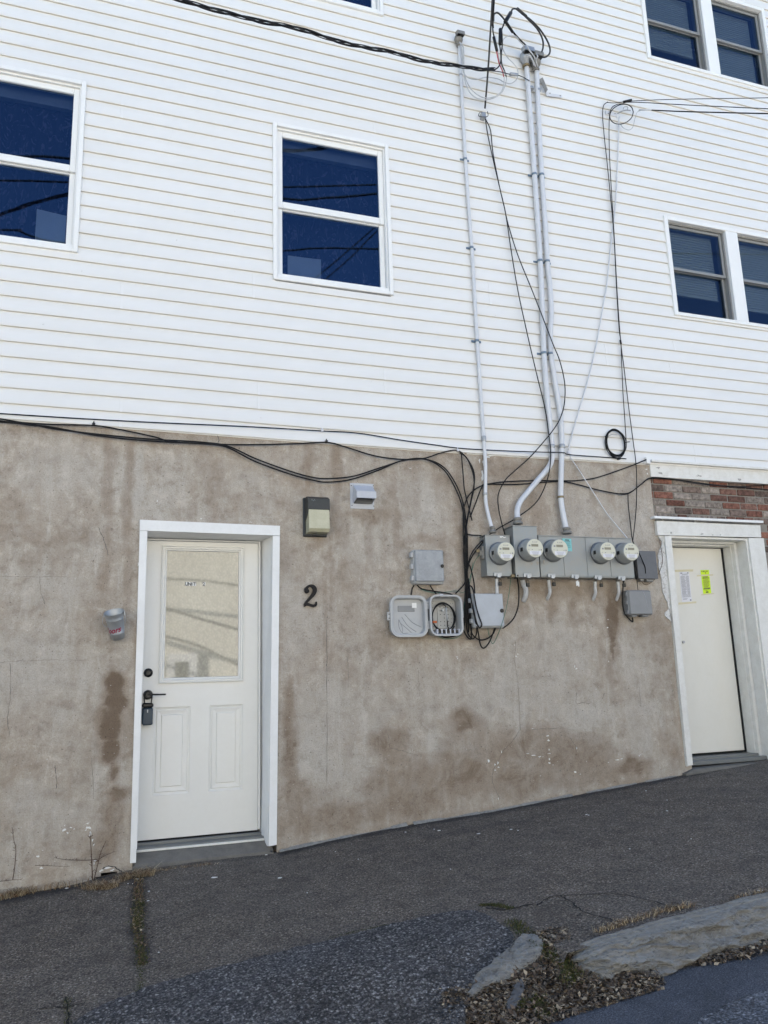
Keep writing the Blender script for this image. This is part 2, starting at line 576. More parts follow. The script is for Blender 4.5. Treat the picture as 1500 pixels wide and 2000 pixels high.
def m_stipple():
    """privacy glass: a wavy reflecting face over a pale film"""
    m, t, b = newmat('stippled_privacy_glass')
    v = coords(t)
    c = mixc(t, ramp(t, noise_n(t, v, 4, 4, .6), [(.3, 0.0), (.7, 1.0)]), (.17, .165, .13), (.24, .235, .19))
    vo = t.nodes.new('ShaderNodeTexVoronoi'); vo.inputs['Scale'].default_value = 75
    vo.feature = 'SMOOTH_F1'
    t.links.new(coords(t, (1, 1, .8)), vo.inputs['Vector'])
    c = mixc(t, 1.0, c, ramp(t, vo.outputs['Distance'], [(.1, 1.12), (.6, .82)]), 'MULTIPLY')
    t.links.new(c, b.inputs['Base Color'])
    b.inputs['Roughness'].default_value = .12
    b.inputs['Coat Weight'].default_value = 1.0
    b.inputs['Coat Roughness'].default_value = .03
    b.inputs['Coat IOR'].default_value = 1.75
    b.inputs['Specular IOR Level'].default_value = .6
    bump(t, b, vo.outputs['Distance'], .28, .0035)
    return m


def m_curtain():
    m, t, b = newmat('patterned_curtain')
    v = coords(t)
    f = ramp(t, noise_n(t, coords(t, (1, 1, .7)), 11, 3, .55, 2.5), [(.55, 0.0), (.62, 1.0)])
    c = mixc(t, f, (.012, .012, .022), (.10, .075, .095))
    t.links.new(c, b.inputs['Base Color'])
    b.inputs['Roughness'].default_value = 1
    return m


def m_brick():
    return m_attr('old_brick', 'tone', .92, 28, .9, .6)


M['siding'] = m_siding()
M['stucco'] = m_stucco()
M['asphalt'] = m_asphalt('old_asphalt_walk', 120, (.118, .094, .072), (.37, .325, .27), .8, .8, .5)
M['asphalt_patch'] = m_asphalt('coarse_asphalt', 98, (.052, .047, .044), (.40, .38, .36), .0, 1.0, .6)
M['road_asphalt'] = m_asphalt('road_asphalt', 100, (.085, .09, .10), (.30, .31, .34), .0, .9, .6)
M['gutter'] = m_asphalt('smooth_gutter', 220, (.062, .067, .080), (.10, .105, .115), .0, .3, .4)
M['stone'] = m_stone()
M['slate'] = simple('dark_slate', (.10, .10, .102), .8, dirt=.4, dscale=25, bmp=.3)
M['brick'] = m_brick()
M['mortar'] = simple('mortar', (.27, .245, .21), .95, dirt=.5, dscale=30, bmp=.6, bscale=120)
M['concrete'] = simple('sill_concrete', (.165, .152, .132), .9, dirt=.6, dscale=12, dcol=(.09, .085, .075), bmp=.5, bscale=60)
M['soil'] = simple('soil', (.045, .038, .028), 1, dirt=.6, dscale=60, dcol=(.02, .018, .015), bmp=.8, bscale=90)
M['leaf'] = m_attr('dry_leaf', 'tone', .85, 90, 0, .25)
M['moss'] = m_attr('moss_blades', 'tone', .9, 90, 0, .3)
M['pane'] = m_pane('window_glass', (.42, .52, .68), 1.85, .02, (.26, .52, 1.0))
M['pane_dark'] = m_pane('window_glass_screened', (.62, .68, .72), 1.6, .03, (.32, .52, .9))
M['stipple'] = m_stipple()
M['curtain'] = m_curtain()
M['lamp_glass'] = simple('prismatic_lamp_glass', (.53, .51, .37), .12, 0, dirt=.45, dscale=14, dcol=(.38, .36, .24), bmp=.6, bscale=300)
M['grass_dry'] = m_attr('dry_grass', 'tone', .9, 90, 0, .2)
M['house_cream'] = simple('sunlit_cream_cladding', (.76, .72, .615), .8, dirt=.15, dscale=2)


def set_attr(me, name, cols):
    a = me.color_attributes.new(name, 'FLOAT_COLOR', 'POINT')
    flat = []
    for c in cols: flat += [c[0], c[1], c[2], 1.0]
    a.data.foreach_set('color', flat)


def interp(x, T):
    if x <= T[0][0]:
        (a, b), (c, d) = T[0], T[1]
    elif x >= T[-1][0]:
        (a, b), (c, d) = T[-2], T[-1]
    else:
        for i in range(len(T) - 1):
            if T[i][0] <= x <= T[i + 1][0]:
                (a, b), (c, d) = T[i], T[i + 1]
                break
    return b + (d - b) * (x - a) / (c - a)


# ------------------------------------------------------------------ ground
BASE = [(-.54, .263), (-.13, .290), (.215, .337), (.63, .352), (1.19, .360), (1.59, .404), (2.14, .454), (2.84, .494), (3.38, .542), (3.91, .585), (4.7, .647), (5.54, .704), (7.5, .87)]


def base(x):
    if x < -.54: return .263 + (x + .54) * .055
    if x > 7.5: return .87 + (x - 7.5) * .085
    return interp(x, BASE)


def side_z(x, y):
    k = min(1.0, max(0.0, -y / 2.5))
    plane = .290 + .085 * x
    z0 = base(x) * (1 - k) + plane * k if -1.5 < x < 8 else base(x) * (1 - k) + plane * k
    return z0 + .04 * y


def road_z(x, y):
    return side_z(x, -2.5) - .135 - .01 * max(0, (-y - 2.6)) * .5


def grid(fn, x0, x1, dx, y0, y1, dy):
    nx = max(1, int(round((x1 - x0) / dx))); ny = max(1, int(round((y1 - y0) / dy)))
    mb = MB()
    for j in range(ny + 1):
        y = y0 + (y1 - y0) * j / ny
        for i in range(nx + 1):
            x = x0 + (x1 - x0) * i / nx
            mb.v.append((x, y, fn(x, y)))
    for j in range(ny):
        for i in range(nx):
            a = j * (nx + 1) + i
            mb.face([a, a + 1, a + nx + 2, a + nx + 1], 0, True)
    return mb


def fbm(x, y, s, z=0.0, o=4):
    return noise.fractal(Vector((x * s, y * s, z)), 1.0, 2.0, o)


g = MB()
g.poly([(-300, -300, .085 * -300 - .9), (300, -300, .085 * 300 - .9), (300, 300, .085 * 300 - .9), (-300, 300, .085 * -300 - .9)])
struct('ground', g, M['soil'])

CRK = [[(270, 1712), (272, 1760), (268, 1810), (275, 1850), (278, 1885)]]


def gpt(px, py, lift=0.0):
    d = RX * (px - 750) + UX * (1000 - py) + FX * F
    lo, hi = 0.5, 20.0
    d = d.normalized()
    for _ in range(50):
        mid = (lo + hi) / 2
        p = EYE + d * mid
        if p.z > side_z(p.x, p.y) + lift: lo = mid
        else: hi = mid
    return EYE + d * lo


def walk(x, y):
    z = side_z(x, y) + .006 * fbm(x, y, 1.3) + .0025 * fbm(x, y, 9, 3)
    return z


SWN = True
sw = grid(walk, -1.4, 6.2, .02, -2.56, 0.03, .02)
PP = [(-.06, -2.03), (.02, -1.97), (.26, -1.87), (.6, -1.84), (1.0, -1.815), (1.35, -1.79), (1.62, -1.80), (1.80, -1.86), (1.84, -1.98), (1.84, -2.2), (1.82, -2.38), (1.70, -2.50), (1.45, -2.62), (1.30, -2.80), (1.18, -3.0), (1.05, -3.5), (-.45, -3.5), (-.22, -2.6)]


def sdist(x, y, P):
    ins = False
    best = 9
    for i in range(len(P)):
        (ax, ay), (bx, by) = P[i], P[(i + 1) % len(P)]
        if (ay > y) != (by > y) and x < (bx - ax) * (y - ay) / (by - ay) + ax: ins = not ins
        dx, dy = bx - ax, by - ay
        t_ = max(0, min(1, ((x - ax) * dx + (y - ay) * dy) / (dx * dx + dy * dy)))
        best = min(best, math.hypot(x - ax - t_ * dx, y - ay - t_ * dy))
    return best if ins else -best


keep = []
for f_ in sw.f:
    xm = sum(sw.v[i][0] for i in f_) / 4; ym = sum(sw.v[i][1] for i in f_) / 4
    if sdist(xm, ym, PP) > .05: continue
    if 1.0 < xm < 1.86 and ym < -2.40 + .03 * fbm(xm, ym, 9): continue
    keep.append(f_)
used = {i for f_ in keep for i in f_}
for i, v in enumerate(sw.v):
    x, y, z = v
    e_ = 0
    if 1.0 < x < 1.9 and y < -2.36: e_ = min(1, (-2.36 - y) / .05)
    if e_: sw.v[i] = (x, y, z - .03 * e_)
sw.f = keep; sw.m = [0] * len(keep); sw.sm = [True] * len(keep)
swo = struct('sidewalk', sw, M['asphalt'])
cols = []
crk_w = [gpt(*p) for p in CRK[0]]
for v in sw.v:
    x, y = v[0], v[1]
    d = 0.0
    # darker strip hugging the wall
    d += max(0, 1 - abs(y + .05 + .03 * fbm(x, 0, 3)) / .14) * (.75 if 1.2 < x < 4.8 or x < .2 else .4)
    d += max(0, 1 - abs(y + .42) / .20) * .42 * max(0, 1 - abs(x - 2.6) / 1.8)
    cx = interp(y, sorted([(p.y, p.x) for p in crk_w]))
    if y > -1.62: d += max(0, 1 - abs(x - cx + .02 * fbm(0, y, 4)) / .075) * .95
    d += max(0, 1 - abs(x + .4) / .9) * .22
    if -2.56 < y < -1.6 and 1.85 < x < 2.2: d += .25
    cols.append((min(d, 1), 0, 0))
set_attr(swo.data, 'darken', cols)
for nm, a, b in (('sidewalk', -9, -1.4), ('sidewalk', 6.2, 14)):
    s_ = grid(lambda x, y: side_z(x, y), a, b, .4, -2.56, .03, .3)
    struct(nm, s_, M['asphalt'])

rd = grid(lambda x, y: road_z(x, y) + .002 * fbm(x, y, 6), -3, 6, .05, -8.8, -2.5, .05)
struct('road', rd, M['road_asphalt'])
for a, b in ((-24, -3), (6, 26)):
    struct('road', grid(lambda x, y: road_z(x, y), a, b, 1.0, -8.8, -2.5, 1.05), M['road_asphalt'])
struct('far_pavement', grid(lambda x, y: road_z(x, -8.8) + .12, -24, 26, 1.0, -16.8, -8.8, 1.0), simple('pale_concrete', (.52, .52, .52), .9))


def gut_edge(x):
    # smooth gutter strip gets wider towards the left
    return interp(x, [(-3, -3.9), (1.9, -3.13), (2.3, -3.03), (3.1, -2.96), (6, -2.9)]) + .012 * fbm(x, 0, 5)


gm = MB()
nx = 260
for i in range(nx + 1):
    x = -1.0 + 7 * i / nx
    e = gut_edge(x)
    for j in range(9):
        y = e + (-2.55 - e) * j / 8
        gm.v.append((x, y, road_z(x, y) + (.006 if j else .0005)))
for i in range(nx):
    for j in range(8):
        a = i * 9 + j
        gm.face([a, a + 9, a + 10, a + 1], 0, True)
struct('gutter', gm, M['gutter'])

# coarse driveway patch, thick ragged edge, falls to the road
def patch_z(x, y):
    k = min(1, max(0, (-y - 2.05) / 1.1))
    k = k * k * (3 - 2 * k)
    zr = side_z(x, y) + .014
    return zr * (1 - k) + (road_z(x, -3.2) + .012) * k


pm = MB()
x0, y0, st = -.6, -3.55, .0125
nx, ny = int(2.6 / st), int(1.85 / st)
idx = {}
dc = {}
for j in range(ny + 1):
    for i in range(nx + 1):
        x, y = x0 + i * st, y0 + j * st
        d = sdist(x, y, PP) + .012 * fbm(x, y, 6, 2) + .004 * fbm(x, y, 40, 5)
        dc[i, j] = d
        if d > -.03:
            e = max(0, min(1, d / .03))
            z = patch_z(x, y) + .0035 * fbm(x, y, 55, 1) + .004 * fbm(x, y, 6, 9) - (1 - e) * (.030 if y > -2.35 else .07)
            idx[i, j] = len(pm.v)
            pm.v.append((x + .004 * noise.noise(Vector((x * 70, y * 70, 0))), y + .004 * noise.noise(Vector((x * 70, y * 70, 9))), z))
pcol = []
for (i, j), n_ in sorted(idx.items(), key=lambda q: q[1]):
    d = dc[i, j]
    pcol.append((max(0, 1 - abs(d - .0) / .035) * .55 + (.35 if y0 + j * st < -2.55 else 0), 0, 0))
for j in range(ny):
    for i in range(nx):
        k4 = [(i, j), (i + 1, j), (i + 1, j + 1), (i, j + 1)]
        if all(k in idx for k in k4): pm.face([idx[k] for k in k4], 0, True)
po = struct('asphalt_patch', pm, M['asphalt_patch'])
set_attr(po.data, 'darken', pcol)
# fill of dirt below the gap at the end of the kerb
fl = grid(lambda x, y: side_z(x, y) - .02 - max(0, min(1, (-y - 2.42) / .35)) * .11 + .010 * fbm(x, y, 8), 1.0, 2.15, .02, -3.1, -2.35, .02)
fl.f = [f_ for f_ in fl.f if sdist(fl.v[f_[0]][0], fl.v[f_[0]][1], PP) < .0]
fl.m = [0] * len(fl.f); fl.sm = [True] * len(fl.f)
struct('dirt', fl, M['soil'])


# ------------------------------------------------------------------ kerb stone
def kerb(x0, x1, name, end_left=True, seed=0.0):
    mb = MB()
    prof = [(-2.50, -.20), (-2.505, -.04), (-2.512, .004), (-2.54, .007), (-2.57, .006), (-2.608, .003), (-2.620, -.006), (-2.628, -.03), (-2.640, -.06), (-2.655, -.09), (-2.664, -.12), (-2.667, -.17), (-2.668, -.22)]
    # refine
    P = []
    for a, b in zip(prof, prof[1:]):
        for k in range(9): P.append((a[0] + (b[0] - a[0]) * k / 9, a[1] + (b[1] - a[1]) * k / 9))
    P.append(prof[-1])
    nx = int((x1 - x0) / .008)
    for i in range(nx + 1):
        x = x0 + (x1 - x0) * i / nx
        dl = (x - x0)
        taper = 1.0 if not end_left else min(1, (dl / .10)) ** .5
        for (py_, pz_) in P:
            u = -(py_ + 2.50)
            rough = max(0, min(1, (u - .075) / .04))
            sl_ = pz_ + .20 * (x - x0) * .12
            rg = noise.ridged_multi_fractal(Vector((x * 2.6, sl_ * 11, seed)), 0.9, 2.1, 5, 1.0, 2.0)
            rg2 = noise.ridged_multi_fractal(Vector((x * 9, sl_ * 22, seed + 4)), 1.0, 2.0, 4, 1.0, 2.0)
            k_ = (sl_ + .035 * fbm(x, 0, 2.0, seed + 8)) / .038
            fr = k_ - math.floor(k_)
            led = (math.floor(k_) + (fr ** 5)) * .010
            y = -2.50 - u * (.25 + .75 * taper if end_left else 1) - (.020 * (rg - 1.0) + .020 * (rg2 - 1.0) + .02 * noise.noise(Vector((x * 2.2, math.floor(k_) * 3.7, seed)))) * rough + led * rough * .8
            z = side_z(x, -2.5) + pz_ - (1 - taper) * .05 * (1 if pz_ > -.1 else 0) + .006 * fbm(x, u, 7, seed + 2) + .003 * rg2 * (1 - rough) - .004 * math.floor((u + .01 * fbm(x, u, 3)) / .03) * (1 - rough)
            mb.v.append((x + (1 - taper) * .02 * fbm(u, pz_, 20, seed), y, z))
    K = len(P)
    for i in range(nx):
        for k in range(K - 1):
            a = i * K + k
            mb.face([a, a + 1, a + K + 1, a + K], 0, False)
    mb.face([k for k in range(K)][::-1], 0)
    mb.face([nx * K + k for k in range(K)], 0)
    return mb


ko = struct('kerb', kerb(1.925, 3.62, 'kerb', True, 1.3), M['stone'])
ko2 = struct('kerb', kerb(3.65, 6.5, 'kerb', False, 5.3), M['stone'])


def rock(name, outline, thick, zfun, label, cat, seed=0, sharp=.01, mat='stone'):
    """irregular slab: outline in world xy, domed top"""
    cx = sum(p[0] for p in outline) / len(outline); cy = sum(p[1] for p in outline) / len(outline)
    t_ = thing(name, (cx, cy, zfun(cx, cy)), label, cat)
    mb = MB()
    ring = []
    n_ = len(outline)
    for i in range(n_):
        a, b = outline[i], outline[(i + 1) % n_]
        for k in range(12):
            u = k / 12
            ring.append((a[0] + (b[0] - a[0]) * u, a[1] + (b[1] - a[1]) * u))
    K = len(ring)
    lev = [(1.0, -.03), (1.03, .0), (1.02, thick * .3), (1.0, thick * .6), (.93, thick * .9)] + [(.86 - .09 * i, thick * (1 + .02 * i)) for i in range(9)] + [(.03, thick * 1.2)]
    for s_, h in lev:
        for (x, y) in ring:
            X, Y = cx + (x - cx) * s_, cy + (y - cy) * s_
            r = fbm(X, Y, 14, seed + h * 30, 4)
            mb.v.append((X + .008 * r, Y + .008 * fbm(X, Y, 14, seed + 7), zfun(X, Y) + h + sharp * (noise.ridged_multi_fractal(Vector((X * 14, Y * 22, seed)), .9, 2.1, 5, 1.0, 2.0) - .6) * (1 if h > 0 else 0)))
    for l in range(len(lev) - 1):
        for k in range(K):
            a, b = l * K + k, l * K + (k + 1) % K
            mb.face([a, b, b + K, a + K], 0, True)
    mb.face([(len(lev) - 1) * K + k for k in range(K)], 0)
    part('stone', mb, M[mat], t_)
    return t_


def lowz(x, y):
    return side_z(x, y) - .02 - max(0, min(1, (-y - 2.42) / .35)) * .11


rk = [gpt(p[0], p[1], -.10) for p in [(1025, 1876), (1050, 1874), (1064, 1890), (1060, 1907), (1030, 1925), (990, 1945), (950, 1958), (918, 1974), (914, 1968), (935, 1945), (965, 1926), (1000, 1905)]]
rock('broken_kerb_piece', [(p.x, p.y) for p in rk], .028, lambda x, y: lowz(x, y) + .0, 'long rough broken piece of bluestone kerb lying in dead leaves', 'stone', 3)
sh = [gpt(p[0], p[1], -.13) for p in [(1018, 1955), (1025, 1965), (1022, 1982), (1008, 1993), (992, 1997), (990, 1990), (1002, 1975)]]
rock('stone_shard', [(p.x, p.y) for p in sh], .008, lambda x, y: lowz(x, y) + .016, 'small flat dark grey stone shard on the leaf litter', 'stone', 9, .002, 'slate')


# ------------------------------------------------------------------ litter, moss, grass
def leaf_patch(name, sampler, n_, zf, size, palette, label_kind='stuff', tilt=.6):
    mb = MB()
    cols_ = []
    for _ in range(n_):
        x, y = sampler()
        s_ = size * random.uniform(.5, 1.4)
        a = random.uniform(0, 6.28)
        wd = s_ * random.choice((.05, .08, .2, .3, .42)) * random.uniform(.7, 1.2)
        ax = Vector((math.cos(a), math.sin(a), random.uniform(-tilt, tilt))).normalized()
        ay = ax.cross(Vector((random.uniform(-tilt, tilt), random.uniform(-tilt, tilt), 1))).normalized()
        c = Vector((x, y, zf(x, y) + random.uniform(.002, .022)))
        curl = random.uniform(-.3, .3) * s_
        up = ax.cross(ay)
        col = random.choice(palette)
        k = random.uniform(.6, 1.3)
        pts = [c - ax * s_ * .5, c - ax * s_ * .1 + ay * wd + up * curl * .4, c + ax * s_ * .5 + up * curl, c - ax * s_ * .1 - ay * wd + up * curl * .4]
        mb.poly(pts)
        cols_ += [tuple(q * k for q in col)] * 4
    o = obj(name, mb, M['leaf'])
    set_attr(o.data, 'tone', cols_)
    o['kind'] = 'stuff'
    return o


PAL = [(.13, .09, .06), (.17, .125, .09), (.085, .06, .042), (.30, .24, .17), (.36, .29, .2), (.10, .08, .062), (.05, .04, .03), (.14, .115, .09)]


def poly_sampler(P):
    xs = [p[0] for p in P]; ys = [p[1] for p in P]
    def f():
        while True:
            x, y = random.uniform(min(xs), max(xs)), random.uniform(min(ys), max(ys))
            if sdist(x, y, P) > -random.random() * .03: return x, y
    return f


lp = [gpt(p[0], p[1], -.12) for p in [(1030, 1880), (1105, 1868), (1118, 1905), (1130, 1920), (1165, 1925), (1290, 1915), (1280, 1935), (1215, 1955), (1180, 1968), (1100, 1990), (1040, 2010), (870, 2010), (872, 1985), (915, 1975), (990, 1948), (1060, 1910)]]
leaf_patch('leaf_litter', poly_sampler([(p.x, p.y) for p in lp]), 13000, lambda x, y: lowz(x, y) + .003, .021, PAL)
k1 = [gpt(p[0], p[1], -.19) for p in [(1330, 1890), (1420, 1845), (1500, 1815), (1560, 1790), (1570, 1822), (1500, 1852), (1420, 1880), (1360, 1898)]]
leaf_patch('gutter_leaves', poly_sampler([(2.38, -2.67), (3.8, -2.655), (3.8, -2.80), (3.1, -2.775), (2.75, -2.765), (2.5, -2.72)]), 4200, lambda x, y: road_z(x, y) + .006, .024, PAL)


def blades(name, pts, n_, h, pal, mat, spread=.03, lay=.5, wd=.0016, zf=None):
    mb = MB()
    cs = []
    for _ in range(n_):
        i = random.randrange(len(pts) - 1)
        u = random.random()
        p = pts[i].lerp(pts[i + 1], u)
        x, y = p.x + random.gauss(0, spread), p.y + random.gauss(0, spread * .6)
        if y > -.004: y = -.004 - random.random() * .02
        z = zf(x, y)
        hh = h * random.uniform(.4, 1.3)
        a = random.uniform(0, 6.28)
        d = Vector((math.cos(a), math.sin(a) * .6, 0)) * hh * random.uniform(lay * .3, lay)
        p0 = Vector((x, y, z - .003)); p1 = p0 + d * .4 + Vector((0, 0, hh * .6)); p2 = p0 + d * 1.3 + Vector((0, 0, hh * random.uniform(.35, .95)))
        if p1.y > -.003: p1.y = -.003
        if p2.y > -.003: p2.y = -.003
        sd = Vector((math.sin(a), -math.cos(a), 0)) * wd
        n0 = len(mb.v)
        mb.v += [tuple(p0 - sd), tuple(p0 + sd), tuple(p1 + sd * .8), tuple(p1 - sd * .8), tuple(p2)]
        mb.face([n0, n0 + 1, n0 + 2, n0 + 3]); mb.face([n0 + 3, n0 + 2, n0 + 4])
        c = random.choice(pal); k = random.uniform(.6, 1.3)
        cs += [tuple(q * k for q in c)] * 5
    o = obj(name, mb, M[mat])
    set_attr(o.data, 'tone', cs)
    o['kind'] = 'stuff'
    return o


STRAW = [(.42, .33, .21), (.30, .21, .12), (.55, .45, .30), (.12, .085, .05), (.22, .13, .075)]
GREEN = [(.06, .075, .02), (.045, .055, .018), (.09, .09, .03), (.12, .10, .045)]
sz = lambda x, y: walk(x, y)
blades('dry_grass', [gpt(-40, 1762), gpt(20, 1752), gpt(52, 1744)], 420, .06, STRAW, 'grass_dry', .03, 1.6, zf=sz)
blades('dry_grass', [gpt(60, 1738), gpt(110, 1734), gpt(160, 1728)], 90, .06, STRAW, 'grass_dry', .025, 1.3, zf=sz)
blades('dry_grass', [gpt(165, 1733), gpt(200, 1736), gpt(222, 1733)], 380, .06, STRAW, 'grass_dry', .02, 2.0, .0014, zf=sz)
blades('dry_grass', [gpt(232, 1724), gpt(262, 1712), gpt(296, 1710)], 520, .06, STRAW, 'grass_dry', .025, 2.2, .0014, zf=sz)
blades('dry_grass', [gpt(292, 1706), gpt(330, 1698), gpt(420, 1688)], 220, .02, STRAW, 'grass_dry', .02, 1.6, zf=sz)
blades('dry_grass', [gpt(1170, 1820), gpt(1215, 1806), gpt(1300, 1780), gpt(1350, 1772)], 420, .035, STRAW, 'grass_dry', .02, 1.8, zf=sz)
blades('dry_grass', [gpt(1430, 1758), gpt(1500, 1742)], 120, .03, STRAW, 'grass_dry', .02, 1.8, zf=sz)
blades('moss', crk_w[1:3], 1100, .016, GREEN + STRAW[1:2], 'moss', .016, 1.2, .002, zf=sz)
blades('moss', crk_w[2:], 900, .014, GREEN + STRAW[3:], 'moss', .014, 1.2, .002, zf=sz)
blades('moss', crk_w[:2], 500, .020, STRAW[1:2] + STRAW[3:] + GREEN[:1], 'moss', .016, 1.6, .0016, zf=sz)
leaf_patch('crack_litter', poly_sampler([(crk_w[0].x - .03, crk_w[0].y), (crk_w[0].x + .03, crk_w[0].y), (crk_w[3].x + .03, crk_w[3].y), (crk_w[3].x - .03, crk_w[3].y)]), 420, sz, .014, PAL)
blades('moss', [gpt(275, 1880), gpt(276, 1925), gpt(272, 1950)], 260, .010, GREEN, 'moss', .012, 1.2, .002, zf=sz)
blades('moss', [gpt(130, 1950), gpt(134, 2010)], 200, .010, GREEN, 'moss', .008, 1.2, .002, zf=sz)
blades('moss', [gpt(940, 1768), gpt(970, 1768), gpt(1000, 1775)], 700, .012, GREEN, 'moss', .012, 1.2, .002, zf=sz)
blades('moss', [gpt(1000, 1800), gpt(1040, 1835), gpt(1050, 1850), gpt(1110, 1862), gpt(1112, 1880)], 1500, .018, GREEN, 'moss', .022, 1.2, .002, zf=lambda x, y: lowz(x, y) + .02 if y < -2.45 else walk(x, y))
blades('moss', [gpt(1000, 1920), gpt(1050, 1905), gpt(1062, 1925)], 400, .025, GREEN, 'moss', .02, 1.2, .002, zf=lambda x, y: lowz(x, y) + .01)
blades('moss', [gpt(640, 1832), gpt(700, 1818), gpt(760, 1806)], 260, .008, GREEN, 'moss', .008, 1.2, .002, zf=sz)


def ribbon(mb, pts, wd, lift_fn, jit=.3, sub=6, mat=0):
    P = []
    for a, b in zip(pts, pts[1:]):
        for k in range(sub):
            p = a.lerp(b, k / sub)
            P.append(p)
    P.append(pts[-1])
    n0 = len(mb.v)
    for i, p in enumerate(P):
        t_ = (P[min(i + 1, len(P) - 1)] - P[max(0, i - 1)]).normalized()
        q, up = lift_fn(p, i)
        s_ = t_.cross(up).normalized() * wd * random.uniform(1 - jit * 2, 1 + jit) * .5
        mb.v += [tuple(q - s_), tuple(q + s_)]
    for i in range(len(P) - 1):
        a = n0 + i * 2
        mb.face([a, a + 1, a + 3, a + 2], mat)


def on_walk(p, i):
    x, y = p.x + random.uniform(-.006, .006), p.y + random.uniform(-.006, .006)
    return Vector((x, y, walk(x, y) + .003)), Vector((0, 0, 1))


cm = MB()
for L, wd in (([(1050, 1768), (1064, 1757), (1082, 1750), (1130, 1748), (1195, 1745), (1250, 1755), (1300, 1768), (1340, 1772)], .008),
          ([(1095, 1750), (1115, 1762), (1140, 1782), (1175, 1792), (1220, 1805)], .008),
          ([(1140, 1782), (1128, 1790)], .006), ([(130, 1948), (133, 1990), (136, 2020)], .01), ([(80, 1972), (130, 1968), (165, 1960)], .008),
          ([(480, 1885), (520, 1882), (600, 1862)], .006), ([(1040, 1766), (985, 1778), (950, 1774)], .012)):
    ribbon(cm, [gpt(*p) for p in L], wd, on_walk)
cm_o = struct('sidewalk_cracks', cm, M['void'])


# small bright chips and paper bits on the asphalt
def chips():
    mb = MB()
    for p in [(998, 1622, 5), (1012, 1624, 3), (1145, 1593, 4), (1150, 1594, 3), (1303, 1585, 4), (1262, 1546, 4), (1303, 1564, 2), (792, 1627, 3), (848, 1621, 3), (858, 1624, 5), (935, 1630, 6), (655, 1665, 2), (250, 1728, 2), (259, 1728, 2), (270, 1719, 3), (291, 1743, 3), (289, 1761, 3), (130, 1735, 7), (520, 1670, 3), (545, 1716, 7), (1485, 1742, 7), (1495, 1748, 6), (310, 1860, 2), (700, 1680, 2), (420, 1715, 9), (880, 1700, 2), (1350, 1640, 2), (1230, 1660, 2), (600, 1745, 2)]:
        c = gpt(p[0], p[1])
        r = p[2] * .0020
        n_ = 6
        pts = []
        for k in range(n_):
            a = 2 * math.pi * k / n_
            rr = r * random.uniform(.4, 1.2)
            pts.append(Vector((c.x + rr * 1.2 * math.cos(a), c.y + rr * .9 * math.sin(a), walk(c.x, c.y) + .004)))
        mb.prism(pts, (0, 0, .003))
    return mb


tag(obj('paint_chips', chips(), M['flake']), 'scattered white paint chips lying on the sidewalk', 'debris', kind='stuff')

# ------------------------------------------------------------------ the building
bld = thing('apartment_building', (2.5, 0, .4), 'white vinyl sided building over a stained grey stucco ground floor', 'building')
SID0 = 3.338      # bottom edge of the siding
PITCH = .019735332 * 5.79
SZ = .315654818 * 5.79 + 1.5


def sag(x):
    return interp(x, [(-3, .004), (-.7, .004), (.35, .001), (.95, -.004), (1.6, -.009), (2.3, -.0115), (3.2, -.009), (4.2, -.001), (5, .002), (6.5, .003), (9, .003)])


# openings  (x0,x1,z0,z1) of what interrupts the siding
WINS = [(-1.31, -.290, 4.646, 6.095), (1.164, 2.184, 4.646, 6.075), (5.060, 6.770, 4.840, 5.900), (5.090, 6.790, 7.716, 8.800), (1.164, 2.184, 7.400, 8.830)]
BY = .030   # brick face sits behind the stucco face
XL, XR, ZT, DEPTH = -5.0, 10.0, 9.9, 10.0


